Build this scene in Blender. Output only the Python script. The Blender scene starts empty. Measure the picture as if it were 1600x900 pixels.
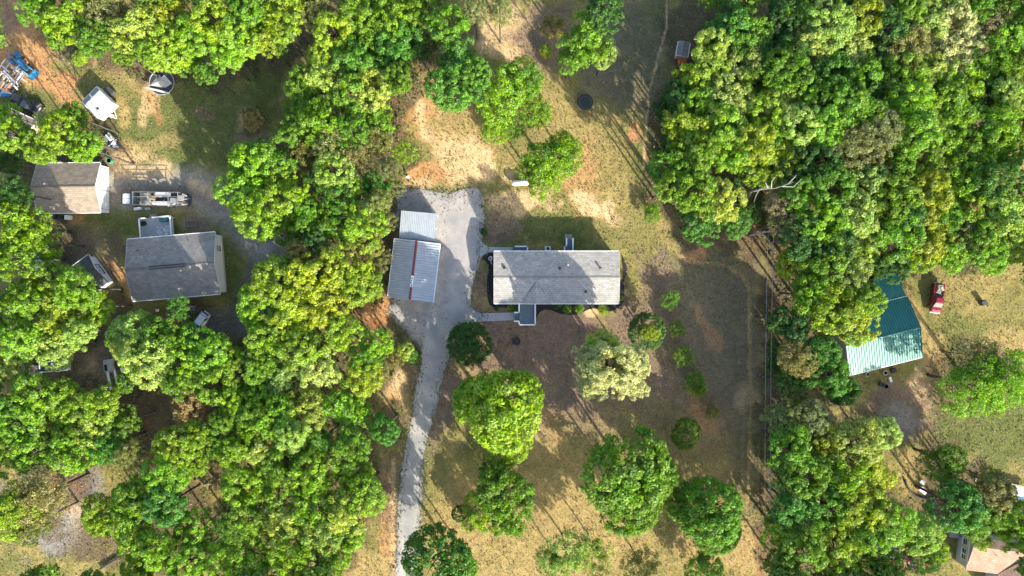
import bpy, math, random
import numpy as np
from mathutils import Vector, Matrix

# ------------------------------------------------------------------ camera, sky, sun, exposure
H = 120.0                       # flying height above the ground, metres
S = 0.1125                      # metres per photo pixel on the ground
scene = bpy.context.scene
col = scene.collection
cam_data = bpy.data.cameras.new('camera'); cam = bpy.data.objects.new('camera', cam_data); col.objects.link(cam)
cam.location = (0, 0, H); cam.rotation_euler = (0, 0, 0)
cam_data.sensor_width = 36.0; cam_data.lens = 36.0*H/(1600*S); cam_data.clip_start = 0.5; cam_data.clip_end = 3000
scene.camera = cam
SUN_EL = 25.0
tx, ty = 0.57, -0.82            # towards the sun, on the ground
az = math.atan2(ty, tx)
el = math.radians(SUN_EL)
sun_dir = Vector((math.cos(az)*math.cos(el), math.sin(az)*math.cos(el), math.sin(el)))
world = bpy.data.worlds.new('World'); scene.world = world; world.use_nodes = True
wn = world.node_tree.nodes; wl = world.node_tree.links
bgn = wn['Background']; sky = wn.new('ShaderNodeTexSky'); sky.sky_type = 'NISHITA'; sky.sun_disc = False
sky.sun_elevation = el; sky.sun_rotation = math.pi/2 - az
sky.air_density = 1.0; sky.dust_density = 2.0; sky.ozone_density = 1.0
wl.new(sky.outputs[0], bgn.inputs[0]); bgn.inputs[1].default_value = 0.15
sd = bpy.data.lights.new('sun', 'SUN'); sun = bpy.data.objects.new('sun', sd); col.objects.link(sun)
sd.energy = 4.0; sd.angle = math.radians(0.5); sd.color = (1.0, 0.93, 0.80)
sun.rotation_euler = (-sun_dir).to_track_quat('-Z', 'Y').to_euler(); sun.location = (60, -90, 80)
scene.view_settings.view_transform = 'Standard'; scene.view_settings.look = 'None'
scene.view_settings.exposure = 1.48; scene.view_settings.gamma = 1.0
scene.render.engine = 'CYCLES'

rng = np.random.default_rng(7); R = random.Random(11)

def at(px, py, z=0.0):          # point of the place seen at photo pixel px,py when it lies z metres up
    k = S*(1-z/H)
    return Vector(((px-800)*k, -(py-450)*k, z))

# ------------------------------------------------------------------ numpy noise
def vnoise(x, y, seed=0):
    r = np.random.default_rng(seed); n = 256; t = r.random((n, n))
    xi = np.floor(x).astype(int); yi = np.floor(y).astype(int); fx = x-xi; fy = y-yi
    fx = fx*fx*(3-2*fx); fy = fy*fy*(3-2*fy)
    a = t[xi % n, yi % n]; b = t[(xi+1) % n, yi % n]; c = t[xi % n, (yi+1) % n]; d = t[(xi+1) % n, (yi+1) % n]
    return (a*(1-fx)+b*fx)*(1-fy)+(c*(1-fx)+d*fx)*fy
def fnoise(x, y, scale, octv=4, seed=0):
    v = 0; amp = 1; tot = 0; s = 1/scale
    for k in range(octv):
        v = v+amp*vnoise(x*s+17.3*k, y*s+9.1*k, seed+k); tot += amp; amp *= 0.55; s *= 2.03
    return v/tot

# ------------------------------------------------------------------ materials
def new_mat(name):
    m = bpy.data.materials.new(name); m.use_nodes = True; return m, m.node_tree.nodes, m.node_tree.links
MATS = {}
def mat(name, c, rough=0.7, metal=0.0, var=0.12, scale=3.0, bump=0.0, spec=0.5, ior=None, fine=None):
    if name in MATS: return MATS[name]
    m, n, l = new_mat(name); b = n['Principled BSDF']
    b.inputs['Roughness'].default_value = rough; b.inputs['Metallic'].default_value = metal
    b.inputs['Specular IOR Level'].default_value = spec
    if ior: b.inputs['IOR'].default_value = ior
    tc = n.new('ShaderNodeTexCoord')
    nz = n.new('ShaderNodeTexNoise'); nz.inputs['Scale'].default_value = scale; nz.inputs['Detail'].default_value = 6
    nz.inputs['Roughness'].default_value = 0.65
    l.new(tc.outputs['Object'], nz.inputs['Vector'])
    mr = n.new('ShaderNodeMapRange'); mr.inputs[1].default_value = 0.3; mr.inputs[2].default_value = 0.7
    mr.inputs[3].default_value = 1-var; mr.inputs[4].default_value = 1+var
    l.new(nz.outputs[0], mr.inputs[0])
    mx = n.new('ShaderNodeVectorMath'); mx.operation = 'SCALE'; mx.inputs[0].default_value = c[:3]
    l.new(mr.outputs[0], mx.inputs['Scale']); out = mx.outputs[0]
    if fine:                     # a finer grain on top
        f = n.new('ShaderNodeTexNoise'); f.inputs['Scale'].default_value = fine[0]; f.inputs['Detail'].default_value = 3
        l.new(tc.outputs['Object'], f.inputs['Vector'])
        fr = n.new('ShaderNodeMapRange'); fr.inputs[1].default_value = 0.3; fr.inputs[2].default_value = 0.7
        fr.inputs[3].default_value = 1-fine[1]; fr.inputs[4].default_value = 1+fine[1]
        l.new(f.outputs[0], fr.inputs[0]); m2 = n.new('ShaderNodeVectorMath'); m2.operation = 'SCALE'
        l.new(out, m2.inputs[0]); l.new(fr.outputs[0], m2.inputs['Scale']); out = m2.outputs[0]
    l.new(out, b.inputs['Base Color'])
    if bump:
        bn = n.new('ShaderNodeBump'); bn.inputs['Strength'].default_value = 0.6; bn.inputs['Distance'].default_value = bump
        n2 = n.new('ShaderNodeTexNoise'); n2.inputs['Scale'].default_value = scale*4; n2.inputs['Detail'].default_value = 4
        l.new(tc.outputs['Object'], n2.inputs['Vector']); l.new(n2.outputs[0], bn.inputs['Height']); l.new(bn.outputs[0], b.inputs['Normal'])
    MATS[name] = m; return m

def shingle_mat(name, c, var=0.16):
    m, n, l = new_mat(name); b = n['Principled BSDF']; b.inputs['Roughness'].default_value = 0.9
    tc = n.new('ShaderNodeTexCoord')
    br = n.new('ShaderNodeTexBrick'); br.inputs['Scale'].default_value = 1.0; br.inputs['Brick Width'].default_value = 0.62
    br.inputs['Row Height'].default_value = 0.34; br.inputs['Mortar Size'].default_value = 0.025; br.inputs['Bias'].default_value = -0.1
    br.inputs['Color1'].default_value = (*[v*(1-var) for v in c], 1); br.inputs['Color2'].default_value = (*[v*(1+var) for v in c], 1)
    br.inputs['Mortar'].default_value = (*[v*0.62 for v in c], 1)
    l.new(tc.outputs['UV'], br.inputs['Vector'])
    nz = n.new('ShaderNodeTexNoise'); nz.inputs['Scale'].default_value = 0.8; nz.inputs['Detail'].default_value = 8; nz.inputs['Roughness'].default_value = 0.7
    l.new(tc.outputs['Object'], nz.inputs['Vector'])
    mr = n.new('ShaderNodeMapRange'); mr.inputs[1].default_value = 0.3; mr.inputs[2].default_value = 0.72; mr.inputs[3].default_value = 0.78; mr.inputs[4].default_value = 1.18
    l.new(nz.outputs[0], mr.inputs[0]); sc = n.new('ShaderNodeVectorMath'); sc.operation = 'SCALE'
    l.new(br.outputs[0], sc.inputs[0]); l.new(mr.outputs[0], sc.inputs['Scale']); l.new(sc.outputs[0], b.inputs['Base Color'])
    bn = n.new('ShaderNodeBump'); bn.inputs['Distance'].default_value = 0.02; l.new(br.outputs['Fac'], bn.inputs['Height']); bn.invert = True
    l.new(bn.outputs[0], b.inputs['Normal']); return m

def leaf_mat(name, transl=0.35, rough=0.55):
    m, n, l = new_mat(name); b = n['Principled BSDF']; b.inputs['Roughness'].default_value = rough
    b.inputs['Specular IOR Level'].default_value = 0.35
    oi = n.new('ShaderNodeObjectInfo'); at_ = n.new('ShaderNodeAttribute'); at_.attribute_name = 'tone'
    hs = n.new('ShaderNodeHueSaturation')
    sep = n.new('ShaderNodeSeparateXYZ'); l.new(at_.outputs['Vector'], sep.inputs[0])
    h = n.new('ShaderNodeMapRange'); h.inputs[3].default_value = 0.482; h.inputs[4].default_value = 0.515; l.new(sep.outputs[0], h.inputs[0])
    v = n.new('ShaderNodeMapRange'); v.inputs[3].default_value = 0.55; v.inputs[4].default_value = 1.5; l.new(sep.outputs[1], v.inputs[0])
    s = n.new('ShaderNodeMapRange'); s.inputs[3].default_value = 0.82; s.inputs[4].default_value = 1.12; l.new(sep.outputs[2], s.inputs[0])
    l.new(oi.outputs['Color'], hs.inputs['Color']); l.new(h.outputs[0], hs.inputs['Hue']); l.new(v.outputs[0], hs.inputs['Value']); l.new(s.outputs[0], hs.inputs['Saturation'])
    l.new(hs.outputs[0], b.inputs['Base Color'])
    t = n.new('ShaderNodeBsdfTranslucent'); l.new(hs.outputs[0], t.inputs['Color'])
    mix = n.new('ShaderNodeMixShader'); mix.inputs[0].default_value = transl
    l.new(b.outputs[0], mix.inputs[1]); l.new(t.outputs[0], mix.inputs[2]); l.new(mix.outputs[0], n['Material Output'].inputs[0]); return m
LEAF = leaf_mat('leaves', .45)
BARK = mat('bark', (0.085, 0.07, 0.055), 0.9, scale=6, var=0.3, bump=0.03)
DEADBARK = mat('dead_bark', (0.30, 0.28, 0.25), 0.9, scale=6, var=0.25)
WHITE = mat('white_paint', (0.78, 0.78, 0.76), 0.5, var=0.05)
VINYL = mat('white_siding', (0.74, 0.75, 0.75), 0.55, var=0.05)
GREYSIDE = mat('grey_siding', (0.42, 0.43, 0.42), 0.6, var=0.06)
TAN = mat('tan_siding', (0.42, 0.34, 0.25), 0.7, var=0.08)
GLASS = mat('window_glass', (0.03, 0.04, 0.05), 0.08, var=0.05, spec=0.7)
BLACK = mat('black_plastic', (0.02, 0.02, 0.022), 0.5)
RUBBER = mat('rubber', (0.025, 0.025, 0.025), 0.85)
STEEL = mat('galvanised_steel', (0.45, 0.46, 0.47), 0.45, 0.6, var=0.2)
DARKSTEEL = mat('dark_steel', (0.07, 0.07, 0.075), 0.6, 0.3, var=0.3)
RUST = mat('rusty_steel', (0.30, 0.13, 0.06), 0.85, var=0.4, scale=5)
WOOD = mat('raw_lumber', (0.48, 0.36, 0.22), 0.8, var=0.25, scale=4)
OLDWOOD = mat('weathered_wood', (0.30, 0.27, 0.24), 0.85, var=0.25, scale=4)
CONCRETE = mat('concrete', (0.46, 0.44, 0.41), 0.9, var=0.12, scale=2, fine=(30, 0.1))
DECKBLUE = mat('blue_grey_decking', (0.115, 0.165, 0.20), 0.7, var=0.12, scale=3)
DECKGREY = mat('grey_decking', (0.36, 0.37, 0.37), 0.8, var=0.15)
MULCH = mat('black_mulch', (0.022, 0.019, 0.018), 0.95, var=0.4, scale=14, bump=0.05)
REDPAINT = mat('red_paint', (0.22, 0.012, 0.025), 0.35, var=0.1, spec=0.6)
MAROON = mat('maroon_trim', (0.22, 0.035, 0.045), 0.5, var=0.2)
CARWHITE = mat('white_car_paint', (0.72, 0.74, 0.76), 0.25, var=0.03, spec=0.6)
BLUE = mat('blue_paint', (0.02, 0.15, 0.30), 0.5, var=0.25)
TARP = mat('grey_tarp', (0.36, 0.37, 0.34), 0.8, var=0.25, scale=2)
GREENP = mat('green_plastic', (0.02, 0.30, 0.17), 0.5)
ORANGE = mat('orange_tarp', (0.55, 0.16, 0.06), 0.8, var=0.4)
METALROOF = mat('pale_metal_roofing', (0.40, 0.44, 0.47), 0.5, 0.25, var=0.12, scale=0.8, spec=0.6)
TEALROOF = mat('teal_metal_roofing', (0.015, 0.19, 0.155), 0.42, 0.0, var=0.12, scale=0.8, spec=0.55, ior=1.68)
SH_PALE = shingle_mat('pale_shingles', (0.40, 0.375, 0.34))
SH_GREY = shingle_mat('grey_shingles', (0.27, 0.255, 0.235))
SH_BROWN = shingle_mat('brown_shingles', (0.34, 0.27, 0.205))
SH_PINK = shingle_mat('pinkish_brown_shingles', (0.40, 0.245, 0.17))
SH_DARK = shingle_mat('dark_shingles', (0.085, 0.09, 0.09))

# ------------------------------------------------------------------ mesh helpers
class MB:
    def __init__(s): s.v = []; s.f = []; s.uv = None
    def add(s, vs, fs):
        o = len(s.v); s.v += [tuple(v) for v in vs]; s.f += [tuple(i+o for i in f) for f in fs]; return s
    def box(s, c, size, rz=0.0, taper=1.0, tilt=None):
        x, y, z = [k/2 for k in size]; M = Matrix.Rotation(rz, 3, 'Z')
        if tilt: M = M @ Matrix.Rotation(tilt[1], 3, tilt[0])
        vs = [M @ Vector((a*x*(taper if q > 0 else 1), b*y*(taper if q > 0 else 1), q*z))+Vector(c) for q in (-1, 1) for a, b in ((-1, -1), (1, -1), (1, 1), (-1, 1))]
        return s.add(vs, [(3, 2, 1, 0), (4, 5, 6, 7), (0, 1, 5, 4), (1, 2, 6, 5), (2, 3, 7, 6), (3, 0, 4, 7)])
    def tube(s, pts, rad, n=8, cap=True):
        pts = [Vector(p) for p in pts]; rs = rad if isinstance(rad, (list, tuple)) else [rad]*len(pts); rings = []; o = len(s.v)
        for i, p in enumerate(pts):
            d = (pts[min(i+1, len(pts)-1)]-pts[max(i-1, 0)]).normalized()
            a = d.orthogonal().normalized() if abs(d.z) > 0.9 else d.cross(Vector((0, 0, 1))).normalized(); b = d.cross(a)
            for k in range(n):
                t = 2*math.pi*k/n; s.v.append(tuple(p+(a*math.cos(t)+b*math.sin(t))*rs[i]))
        for i in range(len(pts)-1):
            for k in range(n):
                s.f.append((o+i*n+k, o+i*n+(k+1) % n, o+(i+1)*n+(k+1) % n, o+(i+1)*n+k))
        if cap:
            s.f.append(tuple(o+k for k in range(n-1, -1, -1))); s.f.append(tuple(o+(len(pts)-1)*n+k for k in range(n)))
        return s
    def cyl(s, c, r, h, n=16, r2=None):
        c = Vector(c); return s.tube([c, c+Vector((0, 0, h))], [r, r if r2 is None else r2], n)
    def ring(s, c, r, tube, n=28, m=6):
        o = len(s.v)
        for i in range(n):
            a = 2*math.pi*i/n
            for j in range(m):
                b = 2*math.pi*j/m; q = r+tube*math.cos(b); s.v.append((c[0]+q*math.cos(a), c[1]+q*math.sin(a), c[2]+tube*math.sin(b)))
        for i in range(n):
            for j in range(m): s.f.append((o+i*m+j, o+((i+1) % n)*m+j, o+((i+1) % n)*m+(j+1) % m, o+i*m+(j+1) % m))
        return s
    def prism(s, pts, z0, z1):  # outline counter-clockwise
        n = len(pts); vs = [(p[0], p[1], z0) for p in pts]+[(p[0], p[1], z1) for p in pts]
        return s.add(vs, [tuple(range(n-1, -1, -1)), tuple(range(n, 2*n))]+[(i, (i+1) % n, (i+1) % n+n, i+n) for i in range(n)])
    def loft(s, secs):          # secs: (x, halfwidth bottom, halfwidth top, z0, z1): rounded boxes joined along x
        o = len(s.v); n = 10
        for x, wb, wt, z0, z1 in secs:
            h = z1-z0; c = min(0.12, h*0.3)
            prof = [(-wb+c, z0), (wb-c, z0), (wb, z0+c), (wb*0.5+wt*0.5+0.01, z0+h*0.55), (wt, z1-c), (wt-c*1.2, z1), (-wt+c*1.2, z1), (-wt, z1-c), (-wb*0.5-wt*0.5-0.01, z0+h*0.55), (-wb, z0+c)]
            s.v += [(x, a, b) for a, b in prof]
        for i in range(len(secs)-1):
            for k in range(n): s.f.append((o+i*n+k, o+(i+1)*n+k, o+(i+1)*n+(k+1) % n, o+i*n+(k+1) % n))
        s.f.append(tuple(o+k for k in range(n))); s.f.append(tuple(o+(len(secs)-1)*n+k for k in range(n-1, -1, -1))); return s
    def build(s, name, m, parent=None, smooth=False, **kw):
        me = bpy.data.meshes.new(name); me.from_pydata(s.v, [], s.f); me.update()
        if smooth: me.shade_smooth()
        me.materials.append(m); return link(name, me, parent, **kw)
def link(name, me, parent=None, loc=None, label=None, cat=None, group=None, kind=None):
    o = bpy.data.objects.new(name, me); col.objects.link(o)
    if parent: o.parent = parent
    if loc: o.location = loc
    tag(o, label, cat, group, kind); return o
def tag(o, label=None, cat=None, group=None, kind=None):
    if label: o['label'] = label
    if cat: o['category'] = cat
    if group: o['group'] = group
    if kind: o['kind'] = kind
    return o
def thing(name, label, cat, loc=(0, 0, 0), rz=0.0, group=None):
    o = bpy.data.objects.new(name, None); col.objects.link(o); o.empty_display_size = 0.3
    o.location = loc; o.rotation_euler = (0, 0, rz); return tag(o, label, cat, group)
def copy_tree(o, parent=None):
    c = o.copy(); col.objects.link(c); c.parent = parent
    for ch in list(o.children): copy_tree(ch, c)
    return c

# ------------------------------------------------------------------ ground
GX, GY, GS = 124.0, 82.0, 0.36
def ell(px, py, X, Y, rx, ry, deg=0.0):
    a = math.radians(deg); dx = X-px; dy = Y-py
    u = (dx*math.cos(a)+dy*math.sin(a))/rx; v = (-dx*math.sin(a)+dy*math.cos(a))/ry
    return np.sqrt(u*u+v*v)
GREEN = (0.115, 0.135, 0.04); LAWN = (0.215, 0.19, 0.062); DRY = (0.385, 0.275, 0.115); STRAW = (0.66, 0.44, 0.24); CLAY = (0.53, 0.265, 0.12)
LITTER = (0.215, 0.145, 0.105); FLOOR = (0.12, 0.085, 0.055); GREYD = (0.27, 0.245, 0.22); VIVID = (0.10, 0.22, 0.03); SHADE_TINT = (0.18, 0.15, 0.095)  # last tone: ground colour with the tree shade mixed into it
PATCHES = [ # px, py, rx, ry, deg, colour, strength, edge noise
    (800, 450, 2000, 1400, 0, LAWN, 1, .2),
    (250, 170, 260, 110, 0, GREEN, .9, .8), (180, 130, 90, 45, -10, LAWN, .8, .8), (215, 120, 60, 18, 20, DRY, .8, 1.), (115, 85, 36, 14, 20, STRAW, .8, 1.),
    (30, 60, 80, 60, 30, CLAY, .7, 1.), (50, 120, 70, 30, 20, CLAY, .85, 1.), (15, 25, 35, 25, 0, LITTER, .8, 1.), (70, 65, 22, 16, 0, CLAY, .9, 1.), (230, 150, 14, 50, 10, STRAW, .6, 1.), (190, 180, 14, 40, -10, DRY, .8, 1.),
    (310, 180, 18, 16, 0, LITTER, .9, .9), (390, 185, 24, 28, -20, STRAW, .75, 1.), (395, 215, 30, 20, 0, LITTER, .8, .8), (320, 225, 60, 25, 10, GREEN, .8, .8), (360, 140, 90, 60, 0, GREEN, .5, .8), (205, 240, 35, 16, -20, STRAW, .7, .9), (225, 225, 50, 14, -8, DRY, .6, .9),
    (110, 375, 60, 42, 0, LITTER, 1, .6), (130, 350, 60, 14, 0, LAWN, .7, 1.), (180, 355, 32, 26, 0, GREEN, .8, .9), (180, 400, 20, 40, 10, LITTER, .7, 1.), (120, 345, 12, 10, 0, CLAY, .6, .8), (190, 440, 12, 30, -20, CLAY, .6, .9),
    (360, 400, 26, 80, 0, GREEN, 1, .5), (305, 350, 34, 16, 0, LITTER, .9, .6), (130, 560, 65, 60, 0, LITTER, .9, .7), (130, 560, 30, 18, 40, STRAW, .5, .9), (240, 640, 70, 50, 20, FLOOR, .8, .7),
    (85, 790, 75, 80, 20, GREYD, 1, .7), (105, 775, 22, 60, -25, STRAW, .5, 1.), (150, 850, 60, 40, 0, FLOOR, .8, .7),
    # the strip between the woods and the drive
    (800, 130, 230, 250, 0, LAWN, .8, .6), (790, 60, 42, 55, 40, STRAW, .8, 1.), (720, 210, 95, 50, 30, DRY, .9, .9), (650, 165, 42, 40, 0, CLAY, .6, 1.), (660, 175, 14, 45, -20, STRAW, .8, 1.), (730, 250, 60, 35, 20, STRAW, .9, 1.1),
    (655, 275, 50, 22, -10, CLAY, .75, .9), (640, 292, 50, 12, 0, STRAW, .7, .9), (905, 220, 60, 120, -35, DRY, .6, .9), (915, 265, 22, 60, 10, CLAY, .5, 1.), (925, 320, 36, 16, 30, STRAW, 1, 1.2), (960, 345, 26, 14, 10, STRAW, 1, 1.), (815, 320, 55, 20, 0, STRAW, .8, 1.1),
    (990, 205, 14, 20, 20, CLAY, 1, .8), (955, 185, 14, 12, 0, CLAY, .6, 1.), (855, 60, 50, 60, 0, LITTER, .9, .8), (980, 90, 75, 110, 0, SHADE_TINT, .9, .6), (1090, 40, 60, 60, 0, FLOOR, .8, .8), (700, 70, 50, 60, 0, FLOOR, .7, .9),
    (865, 365, 80, 25, 0, GREEN, .85, .6), (785, 362, 36, 22, 0, LITTER, .9, .8), (1000, 370, 40, 55, -20, LAWN, .8, .8), (960, 390, 26, 30, 0, LAWN, .8, .8),
    # front yard
    (860, 570, 190, 130, 0, LITTER, 1, .7), (1070, 560, 130, 170, 0, LITTER, .7, .8), (1110, 480, 90, 130, 0, SHADE_TINT, .8, .8), (745, 445, 16, 40, 0, LITTER, .9, .6), (1020, 470, 40, 70, 0, LITTER, .7, .9),
    (1170, 600, 50, 200, 0, SHADE_TINT, .75, .7), (1180, 370, 120, 26, 8, CLAY, .5, .9), (1085, 395, 26, 10, 15, CLAY, .9, .8), (1180, 390, 60, 20, 10, FLOOR, .7, .8), (930, 485, 25, 8, 0, STRAW, .9, .7),
    (840, 830, 200, 110, 0, DRY, .85, .6), (740, 760, 70, 50, 0, LAWN, .8, .8), (720, 790, 40, 60, 20, DRY, .7, .9), (860, 690, 120, 60, 30, DRY, .6, 1.), (1150, 860, 120, 50, 0, DRY, 1, .6), (1100, 700, 60, 60, 30, DRY, .5, 1.), (980, 660, 60, 30, 20, DRY, .4, 1.),
    (870, 670, 14, 60, -30, CLAY, .3, 1.), (690, 640, 30, 80, 15, LITTER, .9, .7), (745, 580, 40, 18, 20, DRY, .6, .9), (1040, 640, 60, 20, 35, DRY, .5, 1.), (1100, 650, 14, 40, -30, CLAY, .5, 1.), (1100, 510, 12, 40, -30, CLAY, .4, 1.), (1170, 620, 12, 30, -20, STRAW, .4, 1.),
    (618, 620, 22, 90, -8, DRY, .9, .8), (615, 590, 20, 50, -10, STRAW, .8, .9), (592, 485, 36, 38, 30, CLAY, .9, .8), (575, 510, 26, 22, 0, (0.30, 0.12, 0.06), .7, .8), (612, 650, 16, 40, 0, CLAY, .6, .9), (612, 850, 20, 60, 0, CLAY, .6, .9), (560, 885, 80, 26, 0, DRY, .9, .8), (610, 760, 24, 90, 0, LITTER, .6, .8), (643, 560, 14, 60, 5, LITTER, .7, .8),
    # barn side
    (1500, 560, 170, 260, 0, LAWN, .9, .5), (1550, 660, 100, 90, 0, GREEN, .9, .7), (1500, 500, 80, 80, 0, GREEN, .6, .9), (1440, 520, 22, 120, -28, DRY, .9, .9), (1443, 600, 26, 46, 20, STRAW, .9, .9), (1395, 640, 65, 45, 10, LITTER, .9, .8), (1400, 650, 30, 24, 0, GREYD, .7, .9), (1570, 540, 40, 30, 0, DRY, .8, .9),
    (1435, 415, 40, 10, 10, CLAY, .7, .9), (1540, 440, 90, 60, -30, DRY, .5, 1.), (1425, 740, 30, 36, 0, DRY, .8, .9), (1510, 730, 30, 12, 0, DRY, .7, .9), (1455, 570, 12, 16, 0, CLAY, .8, .8), (1600, 470, 60, 40, 0, LAWN, .8, .9),
    (1210, 640, 26, 330, 2, FLOOR, .85, .8), (1205, 860, 22, 60, 0, CLAY, .6, .9),
]
TRACKS = [
    ([(392, 350), (432, 392), (405, 430), (388, 470), (372, 500), (325, 506)], 19, (0.135, 0.125, 0.115), .95), ([(400, 425), (398, 500), (340, 515)], 14, (0.135, 0.125, 0.115), .9),
    ([(185, 298), (235, 292), (300, 292), (345, 312), (385, 352), (408, 378)], 27, GREYD, .95), ([(180, 300), (300, 300), (350, 325)], 9, LITTER, .5), ([(190, 270), (260, 268)], 10, STRAW, .5), ([(300, 285), (330, 300)], 8, STRAW, .5), # faint worn lines: points, half width px, colour, strength
    ([(1042, 0), (1040, 45), (1027, 100), (1012, 150), (1008, 225), (1008, 262)], 1.4, STRAW, .8),
    ([(1027, 330), (1037, 352), (1045, 385), (1062, 400), (1088, 408), (1138, 418), (1158, 430), (1170, 450), (1171, 520), (1173, 620), (1170, 760), (1160, 900)], 2.2, DRY, .85),
    ([(1160, 680), (1160, 740), (1150, 880)], 1.6, DRY, .4), ([(1196, 690), (1194, 900)], 1.6, DRY, .4), ([(1186, 690), (1184, 900)], 1.6, DRY, .3),
    ([(905, 302), (925, 318), (950, 335), (965, 352)], 2.2, STRAW, .8), ([(918, 300), (915, 325), (935, 340)], 1.6, STRAW, .8),
    ([(615, 720), (613, 800), (616, 900)], 3, STRAW, .7), ([(1410, 430), (1425, 470), (1445, 530), (1450, 590)], 4, DRY, .8),
    ([(233, 148), (240, 170), (250, 190)], 6, CLAY, .5), ([(172, 250), (190, 240), (240, 250), (262, 258)], 6, STRAW, .5),
]
FLOOR_SPOTS = []
def build_ground():
    xs = np.arange(-GX, GX+.01, GS); ys = np.arange(-GY, GY+.01, GS); nx, ny = len(xs), len(ys)
    X, Y = np.meshgrid(xs, ys); px = X/S+800; py = -Y/S+450
    w1 = fnoise(X, Y, 2.2, 5, 3); w2 = fnoise(X, Y, 7, 4, 23); w3 = fnoise(X, Y, 0.8, 3, 41)
    ax = px+(fnoise(X, Y, 5, 4, 61)-.5)*40; ay = py+(fnoise(X, Y, 5, 4, 71)-.5)*40
    C = np.zeros(X.shape+(3,))
    def lay(w, c): 
        nonlocal C
        C = C*(1-w[..., None])+np.array(c)*w[..., None]
    for (a, b, rx, ry, dg, c, st, en) in PATCHES:
        d = ell(a, b, ax, ay, rx, ry, dg)+((w1-.5)*1.3+(w2-.5)*.6)*en
        lay(np.clip((1.12-d)/.45, 0, 1)*st, c)
        if a == 800 and rx == 2000:
            g = np.clip((w2-.42)*5, 0, 1); lay(g*.5, GREEN); g = np.clip((w1-.5)*5, 0, 1); lay(g*.45, DRY)
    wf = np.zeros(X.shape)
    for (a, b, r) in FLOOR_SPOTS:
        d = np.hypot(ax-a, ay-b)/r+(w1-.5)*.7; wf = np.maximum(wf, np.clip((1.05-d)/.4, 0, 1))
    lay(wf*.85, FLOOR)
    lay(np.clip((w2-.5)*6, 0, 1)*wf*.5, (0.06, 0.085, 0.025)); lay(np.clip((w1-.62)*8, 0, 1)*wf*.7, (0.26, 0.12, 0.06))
    for pts, hw, c, st in TRACKS:
        D = np.full(X.shape, 1e9); qx = px+(w1-.5)*6; qy = py+(w2-.5)*6
        for (x0, y0), (x1, y1) in zip(pts, pts[1:]):
            t = np.clip(((qx-x0)*(x1-x0)+(qy-y0)*(y1-y0))/((x1-x0)**2+(y1-y0)**2), 0, 1); D = np.minimum(D, np.hypot(qx-x0-t*(x1-x0), qy-y0-t*(y1-y0)))
        lay(np.clip(1.6-D/hw, 0, 1)*st*np.clip(.5+w3, 0, 1), c)
    C *= (0.80+0.4*w3)[..., None]*(0.9+0.2*w1)[..., None]
    # grassy hummocks, never above the sheets laid on the ground (they sit at 12 mm and more)
    Z = -0.10*(1-w3)-0.03
    edge = 2600.0
    V = np.stack([X.ravel(), Y.ravel(), Z.ravel()], 1)
    idx = np.arange(nx*ny).reshape(ny, nx)
    F = np.stack([idx[:-1, :-1], idx[:-1, 1:], idx[1:, 1:], idx[1:, :-1]], -1).reshape(-1, 4)
    n0 = len(V)
    outer = np.array([(-edge, -edge, -.1), (edge, -edge, -.1), (edge, edge, -.1), (-edge, edge, -.1)])
    V = np.concatenate([V, outer]); c4 = [idx[0, 0], idx[0, -1], idx[-1, -1], idx[-1, 0]]
    # outer skirt to the horizon, one fan per side so that it meets every vertex of the inner sheet
    sides = [list(idx[0, :]), list(idx[:, -1]), list(idx[-1, ::-1]), list(idx[::-1, 0])]
    extra = [tuple([int(n0+i)]+[int(n0+(i+1) % 4)]+[int(k) for k in reversed(s)]) for i, s in enumerate(sides)]
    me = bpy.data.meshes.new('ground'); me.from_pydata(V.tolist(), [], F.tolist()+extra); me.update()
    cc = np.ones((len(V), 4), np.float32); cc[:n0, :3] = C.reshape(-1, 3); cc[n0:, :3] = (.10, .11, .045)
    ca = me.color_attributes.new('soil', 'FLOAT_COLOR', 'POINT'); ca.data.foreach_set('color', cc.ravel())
    m, n, l = new_mat('earth_and_grass'); b = n['Principled BSDF']; b.inputs['Roughness'].default_value = 0.95; b.inputs['Specular IOR Level'].default_value = 0.15
    a = n.new('ShaderNodeAttribute'); a.attribute_name = 'soil'; tc = n.new('ShaderNodeTexCoord')
    n1 = n.new('ShaderNodeTexNoise'); n1.inputs['Scale'].default_value = 4.6; n1.inputs['Detail'].default_value = 8; n1.inputs['Roughness'].default_value = 0.75
    l.new(tc.outputs['Object'], n1.inputs['Vector'])
    r1 = n.new('ShaderNodeMapRange'); r1.inputs[1].default_value = .34; r1.inputs[2].default_value = .66; r1.inputs[3].default_value = .52; r1.inputs[4].default_value = 1.5
    l.new(n1.outputs[0], r1.inputs[0]); sc = n.new('ShaderNodeVectorMath'); sc.operation = 'SCALE'
    l.new(a.outputs['Color'], sc.inputs[0]); l.new(r1.outputs[0], sc.inputs['Scale'])
    n2 = n.new('ShaderNodeTexNoise'); n2.inputs['Scale'].default_value = 1.1; n2.inputs['Detail'].default_value = 6; n2.inputs['Roughness'].default_value = .7
    l.new(tc.outputs['Object'], n2.inputs['Vector'])
    r2 = n.new('ShaderNodeMapRange'); r2.inputs[1].default_value = .4; r2.inputs[2].default_value = .65; r2.inputs[3].default_value = 0; r2.inputs[4].default_value = .5
    l.new(n2.outputs[0], r2.inputs[0]); mx = n.new('ShaderNodeMixRGB'); mx.blend_type = 'MULTIPLY'; mx.inputs[2].default_value = (.86, .93, .70, 1)
    l.new(r2.outputs[0], mx.inputs[0]); l.new(sc.outputs[0], mx.inputs[1]); l.new(mx.outputs[0], b.inputs['Base Color'])
    bn = n.new('ShaderNodeBump'); bn.inputs['Distance'].default_value = .12; bn.inputs['Strength'].default_value = .7
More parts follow.
